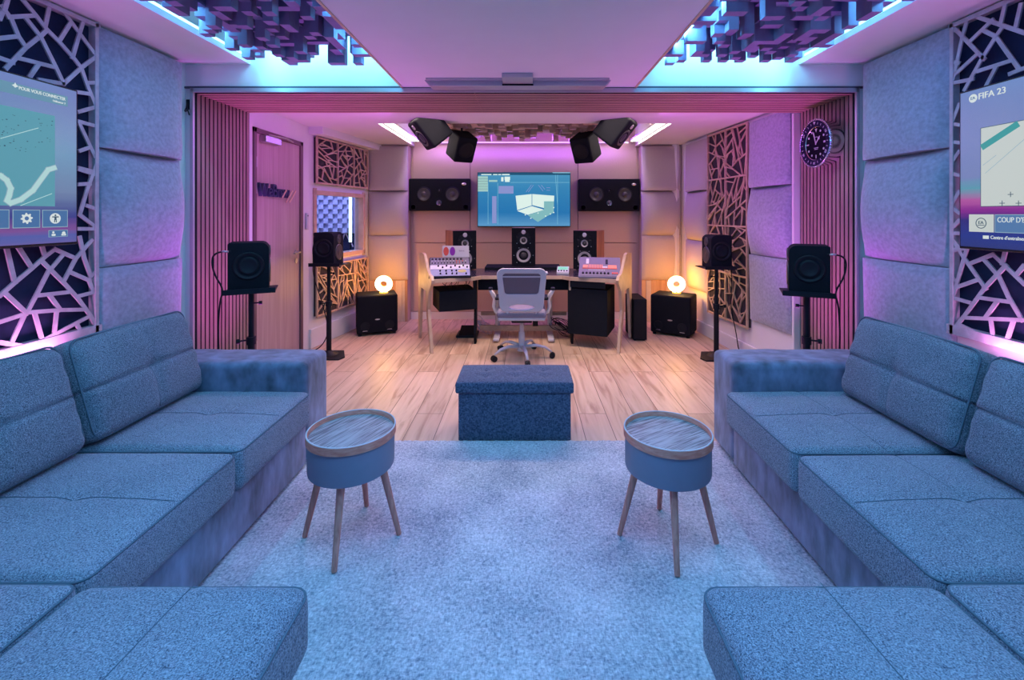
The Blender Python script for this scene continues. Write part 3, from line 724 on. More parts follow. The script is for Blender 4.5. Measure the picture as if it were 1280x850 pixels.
def sofa(side, s, label, base_x, seat_x, ch_x, ys, backs, xb):
    """built for the right-hand wall (s = 1), mirrored by s = -1; x given as positive distances"""
    t = thing('corner_sofa', label, 'sofa', (s*1.7, 1.4, 0), 0, 'corner sofas facing each other')
    def X(a, b): q = sorted((s*a-s*1.7, s*b-s*1.7)); return q[0], q[1]
    y = lambda v: v-1.4
    xa, xc = X(base_x, 2.20)
    YA0, YA1, YC, YN = 2.49, 2.77, 1.20, .15
    o = obj('base', rbox((xc-xa)/2, (YA0-YC+.05)/2, .115, .012, (4, 6, 2)), M['velvet'], t, smooth=False, auto=35, loc=((xa+xc)/2, (y(YC-.05)+y(YA0))/2, .150))
    xa2, xc2 = X(ch_x+.05, 2.20)
    obj('base', rbox((xc2-xa2)/2, (YC-.03-YN)/2, .115, .012, (4, 6, 2)), M['velvet'], t, auto=35, loc=((xa2+xc2)/2, (y(YN)+y(YC-.03))/2, .150))
    for (fx, fy) in ((base_x+.06, 2.70), (base_x+.06, 1.3), (2.1, 2.70), (ch_x+.12, 1.08), (ch_x+.12, .25), (2.1, .25)):
        lx = s*fx-s*1.7; obj('foot', lathe(BM(), [(.018, .0225 if fx < 1.38 else 0), (.022, .036)], 14, at(lx, y(fy), 0)), M['black'], t)
    # armrest with pressed folds
    hx, hy, hz = (xc-xa)/2, (YA1-YA0)/2, .275
    def af(p):
        if p.z > 0: p = Vector((p.x, p.y, p.z+.006*(1-(p.y/hy)**2)+.0025*math.sin(p.x*23+p.y*31)*math.sin(p.x*9)))
        return p
    obj('armrest', rbox(hx, hy, hz, .035, (24, 8, 8), af), M['velvet'], t, smooth=True, loc=((xa+xc)/2, (y(YA0)+y(YA1))/2, .036+hz))
    # back frame along the wall
    xa3, xc3 = X(1.98, 2.20)
    obj('back_frame', rbox((xc3-xa3)/2, (YA0-YN)/2, .20, .03, (3, 10, 3)), M['velvet'], t, smooth=True, loc=((xa3+xc3)/2, (y(YN)+y(YA0))/2, .46))
    sx0, sx1 = X(seat_x, 1.98)
    w = sx1-sx0; cxm = 0
    for (a, b) in ys:
        ty = 0
        cushion('seat_cushion', t, sx0, sx1, y(a)+.002, y(b)-.002, .255, .437, .018, M['fabric'], seams=((0, s*(-.06), .004), (1, 0.0, .004)), tuft=((s*(-.06), 0),))
    c0, c1 = X(ch_x, seat_x-.002)
    cushion('chaise_cushion', t, c0, c1, y(YN), y(YC), .255, .437, .022, M['fabric'], r=.045, seams=((0, 0, .005),), n=(26, 44, 2))
    c0, c1 = X(seat_x+.002, 1.98)
    cushion('chaise_cushion', t, c0, c1, y(YN), y(YC), .255, .437, .016, M['fabric'], r=.03, seams=((0, 0, .004),), n=(26, 44, 2))
    for i, (a, b, z) in enumerate(backs):
        bc = back_cushion(t, s*xb-s*1.7, y(a), y(b), .445, z, .13, R(16), 0, i+(10 if s > 0 else 0))
        if s < 0: bc.rotation_euler.z = math.pi
    return t
sofa('left', -1, 'grey-blue corner sofa on the left, its chaise at the lower left of the photo', 1.195, 1.165, .555, ((1.20, 1.855), (1.865, 2.49)),
     ((1.18, 1.825, .44), (1.85, 2.485, .44)), 1.86)
sofa('right', 1, 'grey-blue corner sofa on the right, its chaise at the lower right of the photo', 1.14, 1.09, .455, ((1.20, 1.84), (1.85, 2.49)),
     ((1.10, 1.745, .425), (1.765, 2.42, .425)), 1.78)

# ================================================================== rug
rnd = random.Random(5)
bm = BM(); nx, ny = 260, 300; x0, x1, y0, y1 = -1.42, 1.38, -.4, 2.79; g = []
for j in range(ny+1):
    row = []
    for i in range(nx+1):
        e = min(i, nx-i, j, ny-j); z = .004 if e == 0 else .016+.005*rnd.random()
        row.append(bm.verts.new((x0+(x1-x0)*i/nx+(rnd.uniform(-.003, .003)), y0+(y1-y0)*j/ny+rnd.uniform(-.003, .003), z)))
    g.append(row)
for j in range(ny):
    for i in range(nx): bm.faces.new((g[j][i], g[j][i+1], g[j+1][i+1], g[j+1][i]))
tag(obj('shaggy_rug', bm, M['rug'], smooth=True), 'large pale blue-grey pile rug between the two sofas', 'rug')

# ================================================================== storage ottoman
t = thing('storage_ottoman', 'navy linen storage ottoman on the wood floor at the far edge of the rug', 'ottoman', (-.063, 2.97, 0))
obj('box', rbox(.348, .158, .147, .008, (8, 6, 6)), M['ottoman'], t, auto=40, loc=(0, 0, .147))
def lf(p):
    if p.z > 0:
        k = max(0, 1-(p.x/.366)**2)**.5*max(0, 1-(p.y/.172)**2)**.5; dz = .010*k
        for tx in (-.19, 0, .19):
            for ty in (-.055, .055): dz -= .012*math.exp(-((p.x-tx)**2+(p.y-ty)**2)/.0012)
        return Vector((p.x, p.y, p.z+dz))
    return p
l = obj('lid', rbox(.366, .172, .034, .014, (44, 24, 2), lf), M['ottoman'], t, smooth=True, loc=(0, 0, .329))
for tx in (-.19, 0, .19):
    for ty in (-.055, .055): obj('button', lathe(BM(), [(.009, 0), (.008, .003), (0, .005)], 14, at(tx, ty, .030)), M['ottoman'], l, smooth=True)

# ================================================================== side tables
def side_table(x, y, rz, label):
    t = thing('side_table', label, 'side table', (x, y, .0225), rz, 'drum side tables on the rug')
    bm = lathe(BM(), [(.168, .300), (.174, .304), (.176, .312), (.176, .436), (.170, .436), (.170, .31), (.0, .308)], 64); obj('drum', bm, M['drum'], t, auto=40)
    bm = lathe(BM(), [(.178, .430), (.182, .432), (.182, .462), (.180, .464), (.176, .464), (.1745, .462), (.1745, .430)], 64, cap=False); rm = obj('tray_rim', bm, M['rim'], t, auto=40)
    bm = lathe(BM(), [(.1755, .4642), (.1758, .466), (.1805, .466), (.1815, .4642)], 64, cap=False); obj('rim_edge', bm, M['panelwhite'], rm, smooth=True)
    bm = lathe(BM(), [(0, .436), (.1745, .436), (.1745, .443), (0, .443)], 64, cap=False); obj('tray', bm, M['tray'], t, auto=40, rot=(0, 0, R(62) if x < 0 else R(38)))
    for k in range(4):
        a = math.pi/2*k; c, s_ = math.cos(a), math.sin(a)
        obj('leg', tube(BM(), [(.200*c, .200*s_, 0), (.125*c, .125*s_, .306)], [.0105, .0165], 16), M['leg'], t, auto=40)
    return t
side_table(-.742, 1.955, 0, 'round grey-blue drum side table on the left of the rug').rotation_euler.z = R(2)
side_table(.606, 1.935, R(-7), 'round grey-blue drum side table on the right of the rug')

# ================================================================== televisions of the lounge
def emat(n, c, s=1.0): return emis(n, c, s)
def screen_grad(name, stops, s, vertical=True, streak=0.0):
    m, nt, b = new_mat(name); b.inputs['Base Color'].default_value = (.01, .01, .01, 1); b.inputs['Roughness'].default_value = .25
    tc = nt.nodes.new('ShaderNodeTexCoord'); sp = nt.nodes.new('ShaderNodeSeparateXYZ'); nt.links.new(tc.outputs['Generated'], sp.inputs[0])
    n = nt.nodes.new('ShaderNodeTexNoise'); mp = nt.nodes.new('ShaderNodeMapping'); mp.inputs['Scale'].default_value = (1.2, 1, 14); n.inputs['Scale'].default_value = 2.2; n.inputs['Detail'].default_value = 5
    nt.links.new(tc.outputs['Generated'], mp.inputs[0]); nt.links.new(mp.outputs[0], n.inputs['Vector'])
    ma = nt.nodes.new('ShaderNodeMath'); ma.operation = 'MULTIPLY_ADD'; ma.inputs[1].default_value = streak; nt.links.new(n.outputs[0], ma.inputs[0]); nt.links.new(sp.outputs[2], ma.inputs[2])
    cr = nt.nodes.new('ShaderNodeValToRGB'); nt.links.new(ma.outputs[0], cr.inputs[0])
    e = cr.color_ramp.elements; e[0].position = stops[0][0]; e[0].color = (*stops[0][1], 1); e[1].position = stops[-1][0]; e[1].color = (*stops[-1][1], 1)
    for p, c in stops[1:-1]: x = e.new(p); x.color = (*c, 1)
    nt.links.new(cr.outputs[0], b.inputs['Emission Color']); b.inputs['Emission Strength'].default_value = s
    return m
E = {}
E['teal'] = emat('screen_teal', (.12, .42, .52)); E['pale'] = emat('screen_pale', (.55, .85, .85)); E['whitee'] = emat('screen_white', (.72, .80, .76)); E['text'] = emat('screen_text', (.85, .95, .95))
E['btn'] = emat('screen_button', (.07, .20, .45)); E['edge'] = emat('screen_line', (.35, .55, .65)); E['dk'] = emat('screen_dark', (.03, .10, .16)); E['aqua'] = emat('screen_aqua', (.05, .42, .42)); E['mid'] = emat('screen_midblue', (.10, .24, .50))
E['banner'] = emat('screen_banner', (.16, .36, .50)); E['pink'] = emat('screen_magenta', (.75, .12, .35))
def tv(label, x, y, z, rz, w, h, face, group=None, depth=.045, bez=.008):
    t = thing('television', label, 'television', (x, y, z), R(rz), group)
    obj('housing', bx(-w/2, w/2, 0, depth, -h/2, h/2), M['screenblack'], t, bevel=.004)
    obj('wall_bracket', bx(-.2, .2, depth, depth+.016, -.12, .12), M['black'], t)
    sc_ = obj('screen', bx(-w/2+bez, w/2-bez, -.0015, 0, -h/2+bez*1.6, h/2-bez), face, t)
    return t, sc_
def ov(par, bm, m, name, d=.0022):
    o = obj(name, bm, m, par); o.location = (0, -d, 0); return o
def rect(x0, x1, z0, z1, y=0): return bx(min(x0, x1), max(x0, x1), y-.0003, y, min(z0, z1), max(z0, z1))
def strip(pts, wd, y=0):
    bm = BM()
    for a, b in zip(pts, pts[1:]): bar2d(bm, a, b, wd, lambda s_, d, z: Vector((s_, d, z)), y-.0003, y)
    return bm
g1 = screen_grad('lounge_screen_left', [(0, (.20, .15, .45)), (.07, (.10, .14, .50)), (.12, (.25, .10, .38)), (.2, (.05, .06, .32)), (.36, (.20, .30, .52)), (.6, (.18, .40, .62)), (1, (.20, .27, .62))], 1.0, streak=.06)
TL, sL = tv('television on the left wall showing a track map menu', -2.20, 1.57, 1.632, 90, 1.34, .756, g1, 'lounge televisions')
def qL(px, py): Y = F*2.2/(VX-px); return (Y-1.57, EYE-(py-VY)/F*Y-1.632)
a = qL(68, 145); b = qL(68, 258); ov(sL, rect(-.5, a[0], b[1], a[1]), E['teal'], 'map_panel')
a = qL(84, 121); b = qL(84, 133.6); ov(sL, rect(.0, a[0], b[1], a[1]), E['banner'], 'banner')
o = obj('banner_text', text_bm('POUR VOUS CONNECTER', .0205, align='RIGHT', sx=.83), E['text'], sL); o.location = (a[0]-.012, -.0035, a[1]-.016)
o = obj('banner_text', text_bm('Utilisateur 3', .0125, align='RIGHT', sx=.92), E['text'], sL); o.location = (a[0]-.012, -.0035, a[1]-.036)
cx, cz = qL(18, 107); bm = BM(); bm2 = plate2d([[(cx+r*math.cos(R(90+45*i)), cz+r*math.sin(R(90+45*i))) for i, r in enumerate((.014, .006, .013, .007, .009, .007, .013, .006))]], .0006); bm.free(); o = ov(sL, bm2, E['text'], 'banner_icon', .0035)
pts = [qL(*z3_(p)) for p in ((-60, 60), (0, 78), (30, 100), (50, 140), (42, 175), (32, 200), (50, 213), (100, 195), (160, 150), (200, 95), (235, 48), (268, 38))]
ov(sL, strip(pts, .026), E['edge'], 'track_line', .0026); ov(sL, strip(pts, .020), E['pale'], 'track_line', .0031)
ov(sL, strip([qL(0, 173), qL(47, 160)], .003), E['pale'], 'map_line', .0028)
ov(sL, strip([qL(25, 257), qL(64, 242)], .003), E['pale'], 'map_line', .0028)
rnd = random.Random(11); bm = BM()
for i in range(90):
    u, v = rnd.uniform(.0, .545), rnd.uniform(.04, .20); r = rnd.uniform(.002, .004); box(bm, u, u+r*1.6, -.0003, 0, v, v+r)
ov(sL, bm, E['dk'], 'map_specks', .0028)['kind'] = 'stuff'
for (xa, xb) in ((-14, 11), (15, 49.5), (52, 84)):
    a = qL(xa, 262); b = qL(xb, 284.5); zt = qL(70, 262.5)[1]; zb = qL(70, 284)[1]
    ov(sL, rect(a[0], b[0], zb, zt), E['edge'], 'menu_button', .0024); ov(sL, rect(a[0]+.003, b[0]-.003, zb+.003, zt-.003), E['btn'], 'menu_button', .0028)
cx, cz = qL(32.5, 273); gp = []
for i in range(32):
    r = .0245 if (i//2) % 2 == 0 else .018; gp.append((cx+r*math.cos(2*math.pi*i/32), cz+r*math.sin(2*math.pi*i/32)))
ov(sL, plate2d([gp, circ(.009, 20, cx, cz)], .0006), E['text'], 'gear_icon', .0035)
cx, cz = qL(68.2, 273); ov(sL, plate2d([circ(.0245, 32, cx, cz)], .0006), E['text'], 'person_icon', .0035)
bm = strip([(cx-.013, cz+.007), (cx+.013, cz+.007)], .005); 
for q in (strip([(cx, cz+.006), (cx, cz-.004)], .009), strip([(cx-.003, cz-.003), (cx-.004, cz-.017)], .004), strip([(cx+.003, cz-.003), (cx+.004, cz-.017)], .004), plate2d([circ(.004, 16, cx, cz+.0145)], .0006)):
    me = bpy.data.meshes.new('t'); q.to_mesh(me); q.free(); bm.from_mesh(me); bpy.data.meshes.remove(me)
ov(sL, bm, E['dk'], 'person_icon', .0042)
a = qL(60, 288); zt = qL(72, 287.5)[1]; zb = qL(72, 296)[1]; b = qL(84, 296)
ov(sL, rect(a[0], b[0], zb, zt), E['edge'], 'friends_box', .0024); ov(sL, rect(a[0]+.002, b[0]-.002, zb+.002, zt-.002), E['btn'], 'friends_box', .0028)
cx, cz = (a[0]*.72+b[0]*.28), (zt+zb)/2
bm = plate2d([circ(.005, 14, cx-.004, cz+.006), rrect(.018, .010, .004, cx-.003, cz-.006)], .0006); ov(sL, bm, E['text'], 'friends_icon', .0035)
bm = plate2d([circ(.008, 14, b[0]-.02, cz+.001), rrect(.022, .008, .003, b[0]-.02, cz-.007)], .0006); ov(sL, bm, E['text'], 'friends_icon', .0035)

g2 = screen_grad('lounge_screen_right', [(0, (.03, .05, .22)), (.10, (.02, .05, .33)), (.2, (.03, .03, .25)), (.26, (.30, .03, .35)), (.33, (.55, .12, .45)), (.40, (.12, .42, .55)), (.48, (.22, .30, .62)), (1, (.20, .30, .66))], 1.0, streak=.06)
TR_, sR = tv('television on the right wall showing a football game menu', 2.20, 1.635, 1.622, -90, 1.34, .788, g2, 'lounge televisions')
def qR(px, py): Y = F*2.2/(px-VX); return (1.635-Y, EYE-(py-VY)/F*Y-1.622)
a = qR(1227, 160.6); b = qR(1227, 257.7)
ov(sR, rect(a[0]-.003, .62, b[1]-.003, a[1]+.003), E['dk'], 'photo_panel', .0022); ov(sR, rect(a[0], .617, b[1], a[1]), E['whitee'], 'photo_panel', .0026)
p0, p1 = qR(1230, 183), qR(1271, 153); dd = ((a[1]-.002)-p0[1])/(p1[1]-p0[1]); pe = (p0[0]+(p1[0]-p0[0])*dd, a[1]-.014)
ov(sR, strip([(a[0]+.012, p0[1]), pe], .030), E['aqua'], 'pitch_stripe', .003)
ov(sR, strip([(a[0]+.02, p0[1]-.13), (a[0]+.26, p0[1]+.06)], .0022), E['edge'], 'pitch_line', .003)
ov(sR, strip([(a[0]+.01, p0[1]-.09), (a[0]+.07, p0[1]-.05)], .0022), E['edge'], 'pitch_line', .003)
for (px, py) in ((1264, 243), (1253.5, 254), (1274, 254)):
    c = qR(px, py); ov(sR, strip([(c[0]-.011, c[1]), (c[0]+.011, c[1])], .003), E['dk'], 'cross_mark', .003); ov(sR, strip([(c[0], c[1]-.011), (c[0], c[1]+.011)], .003), E['dk'], 'cross_mark', .003)
c = qR(1217, 123)
ov(sR, plate2d([circ(.0205, 32, *c)], .0006), E['text'], 'game_logo', .0026)
o = obj('game_logo', text_bm('EA', .020, align='CENTER'), E['btn'], sR); o.location = (c[0], -.004, c[1])
a1 = qR(1222.5, 120); a2 = qR(1253, 115)
o = obj('game_title', text_bm('FIFA 23', .042, ext=.0012, align='LEFT', sx=.98), E['text'], sR); o.location = (c[0]+.026, -.004, c[1]+.0)
a = qR(1212, 268); b = qR(1243, 290); zt, zb = qR(1228, 268)[1], qR(1228, 290)[1]
ov(sR, rect(a[0], b[0], zb, zt), E['whitee'], 'tile_icon', .0026); cx, cz = (a[0]+b[0])/2, (zt+zb)/2
ov(sR, plate2d([circ(.026, 32, cx, cz), circ(.0225, 32, cx, cz)], .0006), E['dk'], 'tile_icon', .0034)
o = obj('tile_icon', text_bm('EA', .022, align='CENTER'), E['dk'], sR); o.location = (cx, -.004, cz+.002)
ov(sR, strip([(cx-.016, cz-.010), (cx+.016, cz-.010)], .003), E['dk'], 'tile_icon', .0034)
ov(sR, rect(b[0]+.004, .62, zb, zt), E['edge'], 'menu_tile', .0022); ov(sR, rect(b[0]+.007, .618, zb+.003, zt-.003), E['mid'], 'menu_tile', .0026)
o = obj('menu_text', text_bm("COUP D'ENVOI", .034, ext=.0008, align='LEFT', sx=.78), E['text'], sR); o.location = (b[0]+.016, -.0034, zt-.026)
c = qR(1233, 296.5); ov(sR, rect(c[0]-.014, c[0]+.014, c[1]-.008, c[1]+.008), E['text'], 'menu_key', .0026)
o = obj('menu_text', text_bm("Centre d'entraînement", .023, ext=.0008, align='LEFT', sx=.86), E['text'], sR); o.location = (c[0]+.022, -.0034, c[1])

# ================================================================== speakers on stands
def cable(par, pts, r=.005, name='cable'):
    cu = bpy.data.curves.new('tmp', 'CURVE'); cu.dimensions = '3D'; cu.bevel_depth = r; cu.bevel_resolution = 2
    s = cu.splines.new('NURBS'); s.points.add(len(pts)-1)
    for i, p in enumerate(pts): s.points[i].co = (*p, 1)
    s.use_endpoint_u = True; s.order_u = 3; s.resolution_u = 6
    bm = curve_bm(cu); bm.transform(FACE.inverted())
    return obj(name, bm, M['black'], par, smooth=True)
def surround(label, x, y, z, rz, s, w=.235):
    """local -y is the drivers' side; the camera sees the back with its round passive radiator"""
    t = thing('surround_speaker', label, 'speaker', (x, y, z), R(rz), 'surround speakers on stands')
    h, dp = .318, .235
    pr = []
    for (a, b, r) in ((-w/2, 0, .006), (w/2, 0, .006), (w/2, h, .05 if s > 0 else .012), (-w/2, h, .012 if s > 0 else .05)):
        cx = a+(r if a < 0 else -r); cz = b+(r if b == 0 else -r); a0 = {(-1, 0): 180, (1, 0): 270, (1, 1): 0, (-1, 1): 90}[(-1 if a < 0 else 1, 0 if b == 0 else 1)]
        for i in range(7): q = R(a0+15*i); pr.append((cx+r*math.cos(q), cz+r*math.sin(q)))
    obj('cabinet', prism(BM(), pr, 'y', 0, dp), M['blackmat'], t, bevel=.004)
    c = at(0, 0, h*.52) @ FACE
    bm = lathe(BM(), [(.088, -.001), (.092, .004), (.086, .010), (.078, .006), (.070, .0), (.060, -.0005)], 40, c, cap=False); obj('radiator_ring', bm, M['black'], t, smooth=True)
    bm = lathe(BM(), [(.060, 0), (.055, .007), (.046, .009), (.040, .006), (0, .006)], 40, c, cap=False); obj('radiator', bm, M['black'], t, smooth=True)
    b = at(0, dp, 0) @ Matrix.Rotation(R(-90), 4, 'X')
    for (zz, r) in ((.12, .082), (.25, .045)):
        bm = lathe(BM(), [(r, 0), (r, .006), (r*.86, .008), (r*.5, -.0), (r*.3, .006), (0, .010)], 36, at(w/2*s, dp*.5, zz) @ Matrix.Rotation(R(90*s), 4, 'Y'), cap=False); obj('driver', bm, M['cone'], t, smooth=True)
    return t
def stand(label, x, y, ztop, rz, s, pole_r=.018, top=.56):
    t = thing('speaker_stand', label, 'speaker stand', (x, y, 0), rz, 'black speaker stands')
    obj('top_plate', bx(-.15, .15, -.05, .22, ztop-.008, ztop), M['black'], t, bevel=.002)
    obj('plate_lip', bx(-.15, .15, -.056, -.05, ztop-.012, ztop+.022), M['black'], t)
    obj('pole', tube(BM(), [(0, .06, .02), (0, .06, top)], pole_r*1.25, 18), M['black'], t, auto=40)
    obj('inner_pole', tube(BM(), [(0, .06, top), (0, .06, ztop-.008)], pole_r*.95, 18), M['black'], t, auto=40)
    bm = tube(BM(), [(0, .06, top-.03), (0, .06, top+.02)], pole_r*1.6, 18); tube(bm, [(0, .06, top), (-s*.07, .045, top)], .006, 8); tube(bm, [(-s*.062, .045, top), (-s*.085, .043, top)], .016, 12); obj('height_knob', bm, M['black'], t, auto=40)
    bm = tube(BM(), [(0, .06, ztop-.09), (s*.05, .05, ztop-.09)], .005, 8); tube(bm, [(s*.045, .05, ztop-.09), (s*.065, .05, ztop-.09)], .012, 12); obj('clamp_knob', bm, M['black'], t, auto=40)
    bm = BM(); prism(bm, [(-.16, -.10), (.16, -.10), (.19, -.02), (.10, .19), (-.10, .19), (-.19, -.02)], 'z', 0.0, .014); obj('base_plate', bm, M['black'], t, bevel=.004)
    obj('base_cone', lathe(BM(), [(.09, .014), (.03, .045), (.02, .06)], 20, at(0, .06, 0)), M['black'], t, auto=40)
    return t
def wired(par, s, zp):
    """plug, cable tie and lead at the back of a front-pair speaker (local to the stand)"""
    cable(par, [(-s*.105, -.01, zp+.265), (-s*.17, -.01, zp+.27), (-s*.215, .0, zp+.23), (-s*.20, .0, zp+.12), (-s*.145, .0, zp+.02), (-s*.17, -.01, zp-.06), (-s*.185, .03, zp-.35), (-s*.15, .06, .05), (-s*.1, .1, .03)], .0055)
    obj('cable_plug', tube(BM(), [(-s*.118, -.012, zp+.264), (-s*.155, -.012, zp+.268)], .007, 10), M['steel'], par, smooth=True)
# front pair
st = stand('black speaker stand behind the armrest of the left sofa', -1.81, 3.0, .895, R(25), 1); wired(st, 1, .895)
surround('black speaker on a stand in front of the left slatted jamb', -1.82, 3.0, .895, 28, 1)
st = stand('black speaker stand behind the armrest of the right sofa', 1.865, 3.0, .875, R(-25), -1); wired(st, -1, .875)
surround('black speaker on a stand in front of the right slatted jamb', 1.875, 3.0, .875, -28, -1)
# rear pair
st = stand('slim black speaker stand in front of the booth window', -1.945, 4.46, .905, 0, 1, .019, .52)
cable(st, [(-.12, .05, 1.15), (-.16, .05, 1.1), (-.15, .05, .95), (-.16, .06, .8), (-.08, .07, .55), (-.03, .08, .35), (-.02, .1, .2), (-.12, .12, .04), (-.2, .1, .03)])
surround('black speaker on a stand in front of the booth window', -1.955, 4.42, .905, 0, 1, .20)
st = stand('slim black speaker stand in front of the tall oak lattice', 1.885, 4.42, .880, 0, -1, .019, .50)
cable(st, [(.12, .05, 1.12), (.15, .05, 1.05), (.13, .05, .9), (.155, .05, .75), (.13, .05, .5), (.19, .05, .25), (.22, .06, .04), (.25, .05, .03)])
surround('black speaker on a stand in front of the tall oak lattice', 1.895, 4.38, .880, 0, -1, .20)

# ================================================================== subwoofers with ring lamps
def sub(label, x, y, rz):
    t = thing('subwoofer', label, 'speaker', (x, y, 0), R(rz), 'subwoofers at the end wall')
    w, h, dp = .455, .44, .34
    obj('cabinet', rbox(w/2, dp/2, h/2, .022, (6, 6, 6)), M['blackmat'], t, smooth=True, loc=(0, dp/2, .025+h/2))
    for sx in (-1, 1):
        bm = lathe(BM(), [(.052, 0), (.050, .005), (.043, .005), (.038, -.0), (.036, .0005), (0, .0005)], 28, at(sx*.135, 0, .115) @ FACE, cap=False); obj('bass_port', bm, M['black'], t, smooth=True)
        bm = prism(BM(), [(sx*.135-.03, .058), (sx*.135+.03, .058), (sx*.135+.02, .064), (sx*.135-.02, .064)], 'y', -.005, 0); obj('port_lip', bm, M['steel'], t)
    obj('badge', plate2d([[(.028*math.cos(a/12*math.pi*2), .185+.008*math.sin(a/12*math.pi*2)) for a in range(24) if a < 12]], .004), M['steel'], t, loc=(0, -.001, 0))
    for (fx, fy) in ((-.19, .04), (.19, .04), (-.19, .30), (.19, .30)): obj('foot', lathe(BM(), [(.02, 0), (.02, .03)], 12, at(fx, fy, 0)), M['black'], t)
    return t
def ring(label, x, y, rz, tilt):
    t = thing('ring_lamp', label, 'lamp', (x, y, .465), R(rz), 'glowing ring lamps')
    T = at(0, 0, .108) @ Matrix.Rotation(tilt, 4, 'Y') @ Matrix.Rotation(R(12), 4, 'X')
    bm = BM(); pts = [T @ Vector((.070*math.cos(2*math.pi*i/40), 0, .070*math.sin(2*math.pi*i/40))) for i in range(40)]
    obj('ring_tube', tube(bm, pts, .031, 14, closed=True), M['led_warm'], t, smooth=True)
    pts = [T @ Vector((.070*math.cos(2*math.pi*i/40), .022, .070*math.sin(2*math.pi*i/40))) for i in range(40)]
    obj('ring_back', tube(BM(), pts, .030, 12, closed=True), M['amber'], t, smooth=True)
    bm = lathe(BM(), [(.05, 0), (.05, .010), (.012, .014), (.010, .03)], 24); obj('lamp_base', bm, M['amber'], t, auto=40)
    l = bpy.data.lights.new('ring_lamp_light', 'POINT'); l.energy = 9; l.color = (1, .42, .03); l.shadow_soft_size = .06
    o = bpy.data.objects.new('ring_lamp_light', l); C.objects.link(o); o.parent = t; o.location = (0, -.09, .15)
    l = bpy.data.lights.new('ring_lamp_light', 'POINT'); l.energy = 9; l.color = (1, .42, .03); l.shadow_soft_size = .05
    o = bpy.data.objects.new('ring_lamp_light', l); C.objects.link(o); o.parent = t; o.location = (0, .10, .14)
    return t
sub('black subwoofer under the left ring lamp, beside the low oak lattice', -1.705, 5.27, 22)
ring('glowing ring lamp on the left subwoofer', -1.68, 5.42, 10, R(18))
sub('black subwoofer under the right ring lamp', 1.665, 5.22, -32)
ring('glowing ring lamp on the right subwoofer', 1.80, 5.40, -14, R(-10))
# low plank panels behind them
for s, side in ((-1, 'left'), (1, 'right')):
    t = thing('plank_panel', 'low panel of upright reclaimed planks behind the %s subwoofer' % side, 'wall panel', (s*1.775, 5.952, 0), 0, 'plank panels of the end wall')
    rnd = random.Random(4+s); x = -.25
    while x < .245:
        w_ = min(rnd.choice((.035, .05, .06)), .25-x); obj('plank', bx(x+.001, x+w_-.001, -.012-rnd.uniform(0, .012), 0, .002, .54), rnd.choice((M['plank1'], M['plank1'], M['plank2'])), t); x += w_

# ================================================================== end wall: screen and the two big monitors
g3 = screen_grad('desk_screen', [(0, (.12, .34, .58)), (.3, (.015, .17, .42)), (.75, (.03, .22, .45)), (1, (.06, .28, .48))], 1.35, streak=.1)
zc = .5*(EYE-(215-VY)/F*6.03 + EYE-(284-VY)/F*6.03)
TC, sC = tv('wall screen above the mixing desk showing a room model', -.011, 6.03, zc, 0, 1.235, .725, g3)
k3 = 6.03/F
def q3(px, py): return ((px-655)*k3, -(py-249.5)*k3)
def z6_(x, y): return q3(590+x/9.446, 205+y/9.446)
E2 = lambda n, c, s=1.3: emis(n, c, s)
e_w = E2('model_white', (.75, .92, .85)); e_t = E2('model_teal', (.22, .50, .52)); e_l = E2('ui_line', (.25, .62, .75)); e_g = E2('ui_green', (.35, .60, .55)); e_p = E2('ui_violet', (.25, .30, .62)); e_d = E2('ui_dark', (.0, .08, .16))
def poly(pts, d, m, name): ov(sC, prism(BM(), [z6_(*p) for p in pts], 'y', -.0003, 0), m, name, d)
poly([(515, 375), (705, 355), (705, 490), (535, 545)], .003, e_w, 'room_model'); poly([(712, 355), (972, 375), (968, 440), (850, 440), (850, 520), (712, 485)], .003, e_w, 'room_model')
poly([(535, 555), (708, 497), (850, 540), (660, 600)], .003, e_w, 'room_model'); poly([(850, 440), (968, 440), (965, 575), (880, 620), (778, 685), (660, 605), (850, 540)], .0026, e_t, 'room_model')
for (a, b) in (((190, 225), (190, 710)), ((305, 225), (305, 710)), ((1010, 130), (1010, 710)), ((455, 218), (1150, 218)), ((985, 130), (1010, 480))): ov(sC, strip([z6_(*a), z6_(*b)], .004), e_l, 'ui_line', .0024)
poly([(70, 145), (188, 145), (188, 325), (70, 325)], .0024, e_g, 'ui_panel'); 
for i in range(5): ov(sC, strip([z6_(72, 175+i*30), z6_(186, 175+i*30)], .003), e_d, 'ui_line', .003)
poly([(70, 98), (1160, 98), (1160, 130), (70, 130)], .0022, e_d, 'ui_bar'); poly([(945, 98), (1160, 98), (1160, 108), (960, 108)], .003, e_l, 'ui_bar')
poly([(238, 380), (290, 380), (290, 700), (238, 700)], .0024, e_p, 'ui_panel'); poly([(315, 260), (490, 260), (490, 350), (315, 350)], .0022, e_p, 'ui_panel')
rnd = random.Random(8)
for (x0_, x1_, yy, hh_) in ((110, 230, 125, 12), (250, 300, 125, 12), (310, 345, 125, 12), (355, 445, 125, 14), (200, 300, 200, 22), (345, 372, 180, 50), (385, 450, 170, 40), (390, 445, 198, 28)): poly([(x0_, yy-hh_/2), (x1_, yy-hh_/2), (x1_, yy+hh_/2), (x0_, yy+hh_/2)], .0032, e_w if x0_ > 340 or yy < 130 else e_g, 'ui_icon')
for (a, b) in (((640, 330), (700, 250)), ((665, 330), (725, 250)), ((785, 250), (840, 320)), ((820, 250), (860, 300)), ((880, 280), (920, 280)), ((880, 310), (920, 310))): ov(sC, strip([z6_(*a), z6_(*b)], .006), e_p, 'ui_mark', .0026)
for p in ((630, 600), (695, 640), (780, 580), (870, 615), (925, 590), (965, 515), (965, 572)): ov(sC, plate2d([circ(.009, 12, *z6_(*p))], .0005), e_w, 'model_node', .0036)

